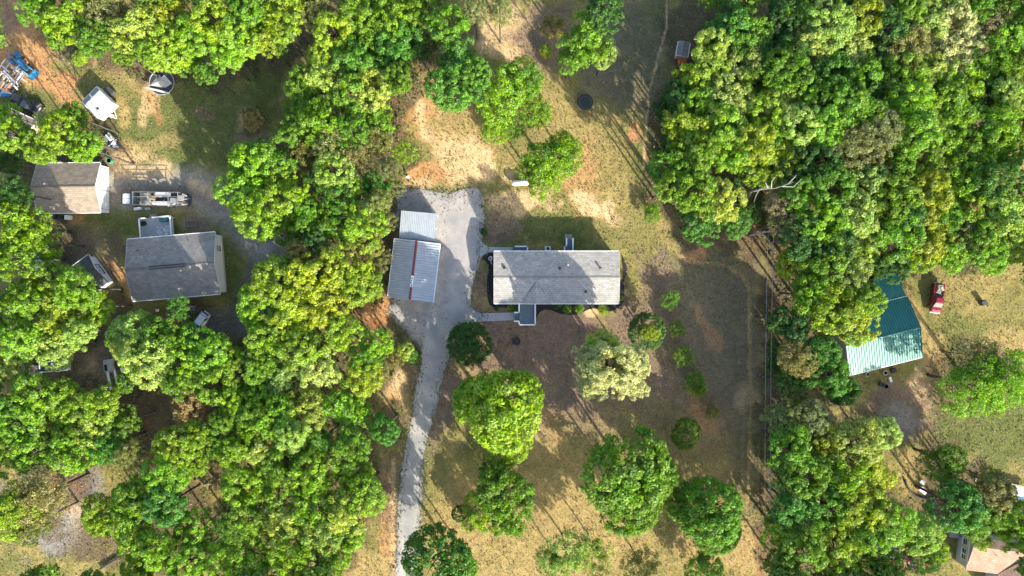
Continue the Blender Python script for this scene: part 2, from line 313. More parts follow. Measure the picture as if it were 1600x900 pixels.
    n3 = n.new('ShaderNodeTexNoise'); n3.inputs['Scale'].default_value = 5; n3.inputs['Detail'].default_value = 5; n3.inputs['Roughness'].default_value = .7
    l.new(tc.outputs['Object'], n3.inputs['Vector']); l.new(n3.outputs[0], bn.inputs['Height']); l.new(bn.outputs[0], b.inputs['Normal'])
    me.materials.append(m); me.shade_smooth(); link('ground', me, kind='structure')
    return C, xs, ys

def smooth_outline(pts, step=4.0, jit=2.0, seed=1):
    out = []; r = random.Random(seed); n = len(pts)
    for i in range(n):
        p0, p1, p2, p3 = [Vector(pts[(i+k-1) % n]) for k in range(4)]
        m = max(1, int((p2-p1).length/step))
        for k in range(m):
            t = k/m; q = 0.5*((2*p1)+(-p0+p2)*t+(2*p0-5*p1+4*p2-p3)*t*t+(-p0+3*p1-3*p2+p3)*t**3)
            out.append((q.x+r.uniform(-jit, jit), q.y+r.uniform(-jit, jit)))
    return out
def sheet(name, pts_px, z, m, step=4, jit=1.2, seed=1, **kw):
    ol = smooth_outline(pts_px, step, jit, seed) if jit else pts_px
    P = [at(a, b, 0) for a, b in ol]
    if sum(P[i].x*P[(i+1) % len(P)].y-P[(i+1) % len(P)].x*P[i].y for i in range(len(P))) < 0: P.reverse()
    return MB().prism([(p.x, p.y) for p in P], z-0.16, z).build(name, m, **kw)

def gravel_mat(name, c, lo=.72, hi=1.25, patch=None):
    m, n, l = new_mat(name); b = n['Principled BSDF']; b.inputs['Roughness'].default_value = .95; b.inputs['Specular IOR Level'].default_value = .2
    tc = n.new('ShaderNodeTexCoord'); v = n.new('ShaderNodeTexNoise'); v.inputs['Scale'].default_value = 5.5; v.inputs['Detail'].default_value = 8; v.inputs['Roughness'].default_value = .8
    l.new(tc.outputs['Object'], v.inputs['Vector']); r = n.new('ShaderNodeMapRange'); r.inputs[1].default_value = .3; r.inputs[2].default_value = .7; r.inputs[3].default_value = lo; r.inputs[4].default_value = hi
    l.new(v.outputs[0], r.inputs[0])
    n2 = n.new('ShaderNodeTexNoise'); n2.inputs['Scale'].default_value = .35; n2.inputs['Detail'].default_value = 6; l.new(tc.outputs['Object'], n2.inputs['Vector'])
    cr = n.new('ShaderNodeValToRGB'); cr.color_ramp.elements[0].position = .35; cr.color_ramp.elements[0].color = (*[k*.86 for k in c], 1)
    cr.color_ramp.elements[1].position = .68; cr.color_ramp.elements[1].color = (*(patch or [min(1, k*1.12) for k in c]), 1)
    l.new(n2.outputs[0], cr.inputs[0]); s = n.new('ShaderNodeVectorMath'); s.operation = 'SCALE'; l.new(cr.outputs[0], s.inputs[0]); l.new(r.outputs[0], s.inputs['Scale'])
    l.new(s.outputs[0], b.inputs['Base Color']); bn = n.new('ShaderNodeBump'); bn.inputs['Distance'].default_value = .03; l.new(v.outputs[0], bn.inputs['Height']); l.new(bn.outputs[0], b.inputs['Normal']); return m
GRAVEL = gravel_mat('pale_gravel', (.325, .315, .305), .66, 1.32, patch=(.43, .395, .355))
LANE = gravel_mat('brown_grey_gravel', (.235, .215, .20), .6, 1.35, patch=(.33, .285, .24))
TAR = gravel_mat('dark_asphalt', (.125, .12, .118), .8, 1.2)

# ------------------------------------------------------------------ trees: foliage prototypes
def foliage(name, clumps, per, leaf, spread=1.0, up=0.5, sparse=False, seed=0):
    """clumps: (n,4) centre + radius; returns a mesh of folded leaf faces"""
    r = np.random.default_rng(seed); n = len(clumps)
    cnt = np.maximum(8, (per*(clumps[:, 3]/clumps[:, 3].mean())**2)).astype(int); ci = np.repeat(np.arange(n), cnt); N = len(ci)
    d = r.normal(size=(N, 3)); d[:, 2] += 0.35; d /= np.linalg.norm(d, axis=1)[:, None]
    rad = clumps[ci, 3]*(0.55+0.5*r.random(N)**0.6); p = clumps[ci, :3]+d*rad[:, None]*np.array([1, 1, .75])
    nrm = d+r.normal(size=(N, 3))*0.45*spread; nrm[:, 2] += up; nrm /= np.linalg.norm(nrm, axis=1)[:, None]
    t = np.cross(nrm, r.normal(size=(N, 3))); t /= np.linalg.norm(t, axis=1)[:, None]; b = np.cross(nrm, t)
    L = leaf*(0.65+0.8*r.random(N))[:, None]; W = L*0.62
    v0 = p-t*L*.5; v1 = p+b*W*.5-nrm*L*.10; v2 = p+t*L*.5; v3 = p-b*W*.5-nrm*L*.10
    V = np.stack([v0, v1, v2, v3], 1).reshape(-1, 3).astype(np.float32)
    me = bpy.data.meshes.new(name); me.vertices.add(4*N); me.vertices.foreach_set('co', V.ravel())
    me.loops.add(4*N); me.loops.foreach_set('vertex_index', np.arange(4*N, dtype=np.int32)); me.polygons.add(N)
    me.polygons.foreach_set('loop_start', np.arange(0, 4*N, 4, dtype=np.int32)); me.polygons.foreach_set('loop_total', np.full(N, 4, np.int32)); me.update(calc_edges=True)
    ct = r.random((n, 3)); tone = ct[ci]*.55+r.random((N, 3))*.45
    a = me.attributes.new('tone', 'FLOAT_VECTOR', 'FACE'); a.data.foreach_set('vector', tone.astype(np.float32).ravel())
    me.materials.append(LEAF); return me
def crown_clumps(n, R0=5.0, Rz=3.6, cr=(0.75, 1.25), lumps=6, seed=0, irregular=.3, fill=.3, gaps=0.0, low=-.35, thin=0.0):
    r = np.random.default_rng(seed); out = []
    lob = r.normal(size=(lumps, 3)); lob[:, 2] = np.abs(lob[:, 2])*.6; lob /= np.linalg.norm(lob, axis=1)[:, None]; la = r.random(lumps)
    gd = r.normal(size=(5, 3)); gd /= np.linalg.norm(gd, axis=1)[:, None]
    while len(out) < n:
        d = r.normal(size=3); d /= np.linalg.norm(d)
        if d[2] < low or (d[2] < .15 and r.random() < thin): continue
        s = 1-irregular+irregular*max(np.clip((lob@d-.45)*1.9, 0, 1)*(.5+.5*la))*1.15
        if r.random() < fill: s *= r.uniform(.45, .9)
        elif gaps and max(gd@d) > .86 and r.random() < gaps: s *= .6
        c = r.uniform(*cr); q = d*(s*np.array([R0-c, R0-c, Rz-c*.6])); out.append((*q, c))
    return np.array(out)
PROTO = {}
def reg(kind, me): PROTO.setdefault(kind, []).append(me)
for k in range(8):
    reg('b', foliage('broadleaf_crown', crown_clumps(145, 5, 3.9, (.34, .80), 10, 100+k, .48, .2, .9, thin=.65), 58, .31, up=.28, seed=200+k))
for k in range(3):
    reg('f', foliage('feathery_crown', crown_clumps(210, 5, 3.8, (.35, .75), 8, 300+k, .45, .4, .6), 46, .25, 1.3, .3, seed=310+k))
for k in range(3):
    reg('m', foliage('dense_crown', crown_clumps(205, 5, 4.2, (.36, .72), 14, 400+k, .24, .12, 0, low=-.6, thin=.8), 50, .30, .9, .3, seed=410+k))
for k in range(2):
    reg('t', foliage('thin_crown', crown_clumps(130, 5, 3.2, (.35, .75), 7, 500+k, .45, .5, .6), 42, .26, 1.4, .2, seed=510+k))
def spiky(seed, n=34, per=26):
    r = np.random.default_rng(seed); c = []
    for i in range(n):
        a = r.random()*6.28; zz = r.uniform(-2.5, 3); L = (1-(zz+2.5)/6.5)*5*r.uniform(.75, 1.1)
        for t in np.linspace(.15, 1, 9): c.append((L*t*math.cos(a), L*t*math.sin(a), zz-.3*t*t+.6*t, .30+.25*(1-t)))
    return np.array(c)
for k in range(2): reg('c', foliage('conifer_crown', spiky(600+k), 26, .26, 1.2, .2, seed=610+k))
reg('s', foliage('shrub_crown', crown_clumps(60, 5, 4, (1.1, 1.7), 5, 700, .25, .2), 60, .7, .9, .3, seed=710))
def trunk_mesh(seed, hc=13.0, thin=1.0):
    r = random.Random(seed); mb = MB(); pts = [(0, 0, -0.3)]; x = y = 0
    for i in range(1, 8):
        x += r.uniform(-.12, .12); y += r.uniform(-.12, .12); pts.append((x, y, hc*1.1*i/7))
    mb.tube(pts, [thin*.27*(1-.11*i) for i in range(8)], 8)
    for i in range(12):
        k = r.randint(4, 6); p = Vector(pts[k]); a = r.random()*6.28; L = r.uniform(2.2, 4.2)*(1.15-.06*k)
        q1 = p+Vector((math.cos(a)*L*.5, math.sin(a)*L*.5, L*.42)); a2 = a+r.uniform(-.4, .4); q2 = q1+Vector((math.cos(a2)*L*.5, math.sin(a2)*L*.5, L*.25))
        mb.tube([p, q1, q2], [thin*.12, thin*.075, .02], 5)
        a3 = a-r.uniform(.4, .8); q3 = q1+Vector((math.cos(a3)*L*.4, math.sin(a3)*L*.4, L*.3)); mb.tube([q1, q3], [thin*.06, .015], 4)
    me = bpy.data.meshes.new('trunk'); me.from_pydata(mb.v, [], mb.f); me.update(); me.shade_smooth(); me.materials.append(BARK); return me
TRUNKS = [trunk_mesh(i) for i in range(4)]; STEMS = trunk_mesh(9, 13, .6)

COLS0 = {'G': ((.090, .188, .013), 'mid green'), 'D': ((.040, .105, .018), 'dark green'), 'Y': ((.185, .255, .018), 'yellow-green'), 'L': ((.132, .242, .014), 'lime-green'),
        'P': ((.20, .28, .052), 'pale green'), 'W': ((.54, .56, .25), 'creamy white-green'), 'O': ((.27, .22, .09), 'tan-brown'), 'B': ((.062, .165, .020), 'deep green'), 'V': ((.15, .165, .050), 'olive')}
COLS = {k: (tuple(min(.6, x*y) for x, y in zip(v[0], (1.68, 1.62, 1.42) if k != 'W' else (1, 1, 1))), v[1]) for k, v in COLS0.items()}
# px, py, radius px, colour, [kind, crown centre height m]
T = """60,10,34,G 105,28,40,L 150,60,34,G 162,18,34,V,f 205,45,40,P 250,20,38,Y 262,76,38,L 292,92,26,G 300,55,36,L 335,30,40,Y 355,82,30,L 385,15,38,G 440,20,36,Y 412,62,32,Y 378,52,34,L 125,90,14,L,s,1
85,50,26,G 190,85,22,G 225,80,24,G 318,112,18,G
432,52,26,G 490,14,30,V,f 520,50,36,Y 508,84,26,Y 565,15,38,G 612,28,34,L 575,58,36,G 555,92,38,B 622,68,36,B 600,108,38,B 508,122,38,P 472,130,26,G 545,148,38,G 582,140,38,P 622,122,28,G 475,165,34,G 502,188,40,L 448,205,24,G 590,182,28,L 545,200,32,G 512,218,34,V,f 590,212,32,V,f
700,38,34,G 662,18,34,G 655,70,24,D 640,45,30,G 740,12,26,V,f 780,14,22,V,f 718,85,36,B 705,138,36,B 742,112,28,B 712,110,36,B 632,238,24,L,t,4 745,135,24,B
790,150,46,L,f,8 820,125,34,G,f,8 775,192,28,L,f,7 838,172,28,L,f,7 805,195,28,G,t,7 912,62,44,L,b,8 892,90,24,G,b,7 945,85,22,P,b,7 950,14,30,D 862,38,24,V,t,5 853,80,12,Y,s,1.2 862,245,44,L,f,7 845,275,32,L,f,6 886,222,24,L,f,6 825,262,24,G,t,6
1140,45,40,B 1172,52,38,G 1112,72,32,P 1158,92,38,P 1118,98,32,Y 1090,128,34,Y 1062,150,26,D 1100,158,38,L 1142,150,38,P 1072,195,38,Y 1128,198,40,L 1180,130,34,G 1196,178,36,L 1038,165,18,D,b,6 1188,90,26,D
1056,262,40,G 1092,240,38,G 1140,240,38,L 1178,225,36,Y 1084,300,40,G 1125,318,38,P 1100,346,34,B 1148,350,26,B 1052,290,30,L 1018,332,16,L,f,1.6 1148,285,24,D,c 1166,335,26,D,f,7 1188,262,30,L 1050,225,20,D,b,6 1035,240,14,D,b,5
1225,25,34,D 1258,22,32,L 1300,35,40,P 1275,66,36,P 1352,25,36,Y 1335,72,36,P 1238,82,36,D 1228,112,36,G 1298,118,42,B 1342,122,40,G 1302,160,42,G 1345,165,40,L 1252,140,36,G 1222,160,36,P 1248,196,36,P 1210,205,34,G 1292,200,34,L 1390,40,36,D 1418,72,36,V 1450,30,38,P 1488,42,42,W 1512,66,30,W 1482,96,38,W 1415,120,40,G 1452,112,34,P 1500,128,38,L 1458,150,40,L 1420,165,40,L 1492,162,38,G 1552,36,26,O,f 1588,18,32,G 1590,60,36,L 1545,95,40,G 1578,108,32,L 1540,142,32,D 1582,150,36,P 1572,195,38,L 1530,188,40,G 1474,202,40,L 1428,208,40,L 1378,202,36,V,f 1345,212,34,V,f 1380,85,28,D 1328,10,26,D 1430,10,26,L 1535,10,26,G 1370,150,28,D
1214,252,36,Y 1242,255,34,D 1282,255,36,D 1322,240,36,V,f 1368,238,32,V,f 1300,292,42,G 1350,285,42,P 1392,258,40,G 1438,258,40,G 1480,242,36,L 1522,240,38,G 1575,240,36,L 1560,290,38,B 1254,300,34,G 1222,318,26,O,f 1288,342,42,L 1340,338,42,P 1398,308,42,G 1450,305,40,Y 1500,288,38,L 1520,325,42,L 1572,338,42,P 1400,360,42,G 1450,365,42,Y 1482,398,32,L 1436,400,30,L 1500,402,22,B 1548,395,30,L 1590,385,28,Y 1258,368,40,D 1302,378,38,D 1248,412,32,Y 1288,412,38,G 1340,388,34,P 1332,424,32,P 1374,412,28,D,c,9 1235,345,28,V 1400,415,26,D,b,8 1510,365,34,V 1545,360,30,L 1420,330,28,D 1475,335,32,G
1300,480,46,Y 1338,488,42,Y 1268,460,36,L 1342,522,24,P,b,9 1222,500,26,D,b,8 1252,512,28,D,b,9 1250,558,34,V,f,8 1300,590,40,B,b,8 1322,612,28,B,b,7 1288,550,30,B,b,9 1238,600,26,D,b,7 1362,470,26,L,b,10 1520,600,46,L,f,8 1572,592,44,L,f,8 1560,632,24,L,t,6 1545,560,30,V,t,8 1222,650,28,V,f,8 1215,575,18,D,b,5 1214,545,16,D,b,5
1240,700,40,G 1290,690,42,Y 1345,690,42,P 1388,678,26,P 1258,740,42,G 1318,742,42,L 1368,738,34,Y 1240,790,40,B 1290,790,42,G 1348,790,42,Y 1232,838,36,L 1262,858,40,G 1310,848,42,Y 1358,842,38,L 1228,886,28,G 1402,818,34,L 1440,832,38,P 1442,868,30,P 1462,862,26,Y 1392,892,28,G 1480,722,34,G,f,6 1498,792,42,B,b,8 1530,812,36,G,b,8 1560,775,34,V,b,8 1578,812,34,L,b,8 1555,752,24,P,b,7 1592,845,26,L,b,7 1542,845,22,L,t,6 1310,895,34,L 1275,655,28,V,f,9 1255,645,20,L,b,7 1355,885,26,L
98,205,40,L,b,10 130,230,32,L,b,10 62,228,30,L,b,10 112,180,24,G,b,9 18,210,34,L,b,9 8,178,22,L,b,8 62,186,14,W,f,9 50,240,20,G,b,8
28,352,42,L 62,378,32,L 18,300,28,D,f 15,400,36,G 72,440,36,L 115,452,34,L 40,472,40,L 92,492,40,Y 145,480,28,L 35,525,40,L 82,540,34,P 120,520,26,P 15,570,32,P 55,622,40,L 105,632,38,L 150,632,30,L 30,660,40,L 88,670,42,Y 140,668,38,P 185,662,30,G 50,705,38,L 108,702,38,L 15,710,34,G 165,700,30,B 12,800,46,Y,f,10 58,775,40,V,f,9 40,825,30,V,f,9 198,712,22,V,f,9 8,250,22,D,f,6 5,640,26,G 190,600,20,G,b,8
395,262,44,L 368,298,32,L 425,245,36,G 445,300,38,L 398,338,38,L 440,352,30,G 470,240,28,V,f 520,268,36,P 482,278,20,D,c 545,245,28,V,f 588,290,26,B 525,312,34,B 515,348,38,G 565,350,38,L 478,338,32,G 582,318,26,V,f,9 615,290,20,V,t,7 600,345,22,V,t,8 550,300,24,L 575,375,26,V,f,8 490,372,24,D,b,9 605,262,20,V,f,8
428,440,40,Y 488,432,44,Y 545,422,40,Y 400,480,38,L,b,8 452,488,42,Y 508,472,42,Y 558,446,32,Y 420,532,40,L,b,8 475,540,40,L 536,520,30,L 590,540,28,L,b,9 630,550,18,P,b,5 612,560,20,V,f,5 645,558,11,B,b,3 400,575,32,G 500,578,36,P 440,590,34,P 568,588,32,Y 600,670,28,B 540,640,40,L 480,640,34,P 432,650,36,L 398,622,34,G 575,448,24,L 588,580,20,V,f,6 462,395,22,V,f,9 600,400,14,V,t,6 585,412,20,V,t,7 570,560,24,G
205,530,40,P 252,520,34,G 232,562,40,P 282,568,40,L 322,552,36,L 338,600,38,L 292,532,28,G 275,482,22,B,t,9 302,640,32,O,f,7 325,755,24,O,c,7 360,560,24,L 272,600,26,G 190,545,20,P
268,700,36,Y 300,690,34,L 258,742,36,L 222,768,30,L 205,790,36,G 158,808,34,L 198,835,36,L 258,790,36,B 300,725,26,L 372,700,36,L 382,758,38,L 305,832,36,L 242,862,36,L 292,882,36,L 348,876,38,L 388,818,38,L 412,702,36,P 442,720,38,G 430,762,38,L 490,740,40,L 545,698,32,G 548,742,36,L 565,775,32,L 538,800,38,P 488,792,38,L 438,818,38,P 498,840,38,P 545,838,30,L 458,868,38,L 408,872,36,L 348,795,16,V,f,8 362,830,24,G,f 395,660,28,L 500,690,34,G 455,678,30,P 345,660,24,G 520,880,26,L 215,885,28,L 365,632,24,L 345,700,24,L
733,538,31,D,m,3 728,530,22,D,m,2.5 782,640,62,L,m,8 810,620,38,L,m,7 745,628,34,L,m,7 790,690,38,L,m,6 955,572,50,W,b,8 982,598,36,W,b,7 925,600,30,W,b,7 940,542,30,P,b,8 918,562,26,W,b,7 992,565,28,W,b,7 1012,519,28,D,m,3.6 1018,522,15,Y,f,5.4 978,738,62,G,m,8 980,785,48,G,m,7 1020,745,36,G,m,7.5 1108,800,46,G,m,7 1080,790,34,G,m,6 1120,830,34,G,m,6 1072,678,22,G,m,3 786,772,46,G,b,8 798,815,34,G,b,7 755,800,34,L,b,6 775,745,26,D,b,7 812,770,24,D,b,6 718,803,12,D,m,2.5 683,875,46,B,m,7 715,890,28,G,m,6 885,870,44,P,t,7 860,880,28,G,t,6 930,870,36,P,t,7 1000,885,34,V,t,6 1100,893,28,G,m,3 1070,558,20,G,t,2 1085,598,22,G,t,2 1060,515,16,G,t,2 1048,470,18,G,t,2 1092,610,14,G,t,2 392,188,20,O,t,1.6 1112,645,14,V,t,1.5 735,820,16,L,t,2
"""
EXTRA = """1095,990,44,G 1010,1010,42,G 730,1000,44,G 880,1010,42,L 1240,930,40,G 1300,935,42,L 1360,930,40,Y 1270,985,40,G 1340,990,42,L 1420,940,40,P 1480,960,38,G 1230,1020,36,G 150,935,38,G 220,930,40,L 290,940,38,G 360,930,40,L 430,930,38,P 500,925,36,L 60,930,38,G 1640,40,40,L 1640,120,40,G 1640,200,40,L 1640,280,40,G 1640,350,38,Y 1650,430,36,G 1660,520,38,L 1640,900,38,G 1650,820,36,L -40,40,38,G -40,300,40,L -40,400,40,G -40,480,40,L -40,580,40,G -40,670,40,P -40,750,38,L 80,-35,38,G 160,-35,38,L 240,-35,38,G 320,-35,38,Y 400,-35,38,G 480,-35,38,L 560,-35,38,G 640,-35,38,L 1110,-35,38,D 1180,-35,38,G 1260,-35,38,L 1340,-35,38,G 1420,-35,38,P 1500,-35,38,G 1580,-35,38,L"""
def parse(t):
    out = []
    for e in t.split():
        q = e.split(','); kd = q[4] if len(q) > 4 else 'b'; zc = float(q[5]) if len(q) > 5 else None
        out.append([float(q[0]), float(q[1]), float(q[2]), q[3], kd, zc])
    return out
TREES = parse(T)
LM = [('the tarped trampoline', 252, 128), ('the white camper trailer', 152, 160), ('the blue tractor', 34, 98), ('the brown workshop', 108, 294), ('the white-gabled house', 271, 417),
      ('the dark-roofed shed with six panes', 150, 420), ('the long equipment truck', 245, 312), ('the white hatchback', 312, 502), ('the white pickup', 86, 572), ('the tan feathery tree', 302, 640),
      ('the metal-roofed garage', 647, 420), ('the carport', 653, 353), ('the white propane tank', 813, 286), ('the pale ranch house', 870, 434), ('the black ring trampoline', 914, 159), ('the small grey shed', 1068, 77),
      ('the utility pole', 1200, 362), ('the bare dead tree', 1205, 292), ('the teal-roofed barn', 1380, 520), ('the red pickup', 1465, 466), ('the fire pit', 807, 533), ('the pinkish-roofed house', 1550, 868),
      ('the photo\'s top right corner', 1600, 0), ('the photo\'s top left corner', 0, 0), ('the photo\'s bottom left corner', 0, 900), ('the right edge\'s middle', 1600, 310), ('the creamy top right crowns', 1490, 65),
      ('the round brownish tree', 325, 755), ('the gravel pad at lower left', 85, 790), ('the logs beside the garage', 562, 492), ('the pink-red car at lower right', 1418, 880), ('the drive\'s bottom end', 640, 870),
      ('the woods\' white trailer', 1546, 383), ('the left edge\'s middle', 0, 450), ('the bottom edge\'s middle', 800, 900), ('the middle top edge', 650, 0), ('the big round maple', 978, 750)]
DIRS = ['right', 'lower right', 'below', 'lower left', 'left', 'upper left', 'above', 'upper right']
ORD = ['nearest', 'second', 'third', 'fourth', 'fifth', 'sixth', 'seventh', 'eighth', 'ninth', 'tenth', 'eleventh', 'twelfth', 'thirteenth', 'fourteenth', 'fifteenth', 'sixteenth', 'seventeenth', 'eighteenth']
TYPE = {'b': 'tree', 'f': 'feathery tree', 'm': 'dense round tree', 't': 'sparse tree', 'c': 'spiky conifer', 's': 'bush'}
used = {}
for i, t in enumerate(TREES):
    best = min(LM, key=lambda q: math.hypot(q[1]-t[0], q[2]-t[1])); d = math.hypot(best[1]-t[0], best[2]-t[1])
    k = int(round(math.degrees(math.atan2(t[1]-best[2], t[0]-best[1]))/45)) % 8; used.setdefault((best[0], k), []).append((d, i))
LABELS = {}
for (lm, k), L in used.items():
    L.sort()
    for o, (d, i) in enumerate(L):
        t = TREES[i]; cn = COLS[t[3]][1]; ty_ = TYPE[t[4]]
        dn = DIRS[k]; way = {'right': 'right of', 'left': 'left of', 'above': 'above', 'below': 'below'}.get(dn, 'to the '+dn+' of')
        LABELS[i] = f'{cn} {ty_} right at {lm}' if d < 12 else f'{cn} {ty_}, {ORD[o]} crown {way} {lm}'
LABELS_FIX = {(302, 640): 'tan-brown feathery tree in early leaf among greener crowns, below the hatchback', (325, 755): 'small round brownish tree with spiky twigs set deep in the lower left woods',
              (978, 738): 'large dense round green maple in the front yard, biggest crown of its cluster', (62, 186): 'white-blossomed spray of crown over the tree beside the workshop'}
def zone(x, y):
    if x > 1195: return 'trees of the right woods'
    if x > 1020 and y < 380: return 'trees of the right woods'
    if x < 660: return 'trees of the left woods'
    return 'trees standing in the yard'
def make_tree(i, t):
    px, py, r, c, kd, zc = t; tall = zc is None
    if tall: zc = R.uniform(9.6, 12.2) if px < 660 or px > 1430 or (px > 1195 and py > 380) else R.uniform(12.0, 14.5)
    elif c == 'W' and r > 20: zc *= 1.45
    elif kd == 'm' and zc >= 6: zc *= 1.33
    elif zc >= 6: zc *= 1.3
    zt = zc+1.2 if zc > 3 else zc*1.15
    p = at(px, py, zt); rr = r*S*(1-zt/H)*(1.17 if tall else 1.19 if kd in 'mf' else 1.08)
    fz = min(rr*.85, zc*.72) if zc < 9 else (min(zc*.72, rr*1.3) if kd == 'm' or (c == 'W' and px < 1100) else rr*R.uniform(.8, 1.0))
    name = {'c': 'conifer_tree', 's': 'shrub', 'f': 'feathery_tree', 'm': 'maple_tree', 't': 'thin_tree'}.get(kd, 'broadleaf_tree')
    root = thing(name, LABELS_FIX.get((px, py), LABELS[i]), 'shrub' if kd == 's' else 'tree', (p.x, p.y, 0), 0, zone(px, py))
    protos = PROTO[kd]; me = protos[R.randrange(len(protos))]
    cr = link('crown', me, root, (0, 0, zc)); sc = rr/5.0; zz = {'m': 4.2, 'b': 3.9}.get(kd, 3.6)
    cr.scale = (sc*R.uniform(.94, 1.08), sc*R.uniform(.94, 1.08), max(fz/zz, .12)); cr.rotation_euler = (R.uniform(-.08, .08), R.uniform(-.08, .08), R.random()*6.28)
    b = COLS[c][0]; v = R.uniform(.86, 1.16); cr.color = (b[0]*v*R.uniform(.88, 1.16), b[1]*v, b[2]*v*R.uniform(.8, 1.35), 1) if c != 'W' else (b[0], b[1], b[2]*.9, 1)
    tr = link('trunk', STEMS if (kd in 'tcs' or zc < 4) else TRUNKS[i % 4], root, (0, 0, 0)); ts = min(1.15, max(.12, rr/4.6))
    tr.scale = (ts, ts, zc/13.0); tr.rotation_euler = (0, 0, R.random()*6.28)
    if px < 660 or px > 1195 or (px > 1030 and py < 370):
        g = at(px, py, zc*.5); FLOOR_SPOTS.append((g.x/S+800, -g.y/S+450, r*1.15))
for i, t in enumerate(TREES): make_tree(i, t)
far = []
for t in parse(EXTRA):          # the woods go on outside the frame: one mass, coarser leaves
    p = at(t[0], t[1], 13); q_ = crown_clumps(40, 5.2, 4, (1.1, 1.6), 6, int(t[0]+t[1]+200), .35); q_[:, :3] += (p.x, p.y, 12.5); far.append(q_)
fw = foliage('woods_beyond', np.concatenate(far), 55, .62, seed=77); fwo = link('woods_beyond', fw, label='green woods going on beyond the edges of the photo', cat='woods', kind='stuff'); fwo.color = (.13, .24, .025, 1)
SOIL, gxs, gys = build_ground()

# ------------------------------------------------------------------ drives and walks
sheet('driveway', [(618, 960), (620, 850), (621, 800), (627, 740), (634, 700), (642, 660), (649, 610), (657, 575), (657, 548), (640, 522), (616, 500), (608, 482), (618, 466), (630, 440), (626, 380), (620, 330), (624, 300), (660, 296), (700, 302), (738, 293), (752, 305), (757, 345), (753, 380), (752, 402), (742, 430), (735, 460), (738, 482), (748, 490), (748, 502), (722, 510), (706, 530), (700, 560), (689, 600), (678, 650), (665, 695), (660, 745), (658, 800), (652, 860), (650, 960)], 0.02, GRAVEL, 4, 1.7, 3, kind='structure')
sheet('concrete_walk', [(750, 377), (763, 386), (801, 386), (801, 393.5), (764, 394), (750, 402)], 0.045, CONCRETE, 5, 0, kind='structure')
sheet('front_walk', [(742, 490), (804, 488), (804, 500), (742, 503)], 0.05, mat('grey_paving', (.33, .33, .35), .9, fine=(20, .15)), 5, 0, kind='structure')
sheet('mulch_bed', [(753, 402), (764, 396), (790, 394), (800, 440), (966, 440), (971, 396), (974, 430), (974, 468), (964, 482), (950, 487), (938, 484), (924, 482), (909, 489), (892, 492), (875, 490), (858, 484), (846, 486), (839, 495), (836, 508), (830, 500), (812, 482), (778, 480), (764, 474), (761, 440), (763, 415)], 0.035, MULCH, 3, .35, 8, kind='structure')

# ------------------------------------------------------------------ buildings
def quad_uv(name, quads, m, parent, thick=0.08, kind=None):
    """sloping slabs; each quad a,b (eave) c,d (ridge), UV in metres"""
    V = []; F = []; UV = []
    for a, b, c, d in quads:
        a, b, c, d = map(Vector, (a, b, c, d)); nrm = (b-a).cross(d-a).normalized()
        if nrm.z < 0: nrm = -nrm
        o = len(V); V += [a, b, c, d, a-nrm*thick, b-nrm*thick, c-nrm*thick, d-nrm*thick]
        up = (b-a).cross(d-a).z > 0
        fs = [(0, 1, 2, 3), (7, 6, 5, 4), (0, 4, 5, 1), (1, 5, 6, 2), (2, 6, 7, 3), (3, 7, 4, 0)]
        F += [tuple(o+i for i in (f if up else f[::-1])) for f in fs]
        ux = (b-a).normalized(); uy = (d-a-ux*((d-a).dot(ux))).normalized()
        UV += [((v-a).dot(ux), (v-a).dot(uy)) for v in (a, b, c, d)]*2
    me = bpy.data.meshes.new(name); me.from_pydata([tuple(v) for v in V], [], F); me.update(); uvl = me.uv_layers.new(name='UVMap')
    for lp in me.loops: uvl.data[lp.index].uv = UV[lp.vertex_index]
    me.materials.append(m); return link(name, me, parent, kind=kind)
def window(parent, c, w, h, ang, nx=1, ny=2, frame=WHITE, z=None):
    """c: centre on the wall plane, ang: heading of the outward normal"""
    cx, cy, cz = c; n = Vector((math.cos(ang), math.sin(ang), 0)); t = Vector((-n.y, n.x, 0)); c = Vector(c)
    f = MB(); th = .09
    for sgn in (-1, 1): f.box(c+t*sgn*(w/2)+n*.03, (.10, th, h+th), ang); f.box(c+Vector((0, 0, sgn*h/2))+n*.03, (.10, w-th-.004, th), ang)
    for k in range(1, nx): f.box(c+t*(-w/2+w*k/nx)+n*.025, (.05, .05, h-th), ang)
    for k in range(1, ny): f.box(c+Vector((0, 0, -h/2+h*k/ny))+n*.02, (.05, w-th, .05), ang)
    o = f.build('window', frame, parent); MB().box(c+n*.012, (.02, w-.02, h-.02), ang).build('pane', GLASS, o)
    MB().box(c+n*.07+Vector((0, 0, -h/2-.07)), (.16, w+.16, .05), ang).build('sill', frame, o); return o
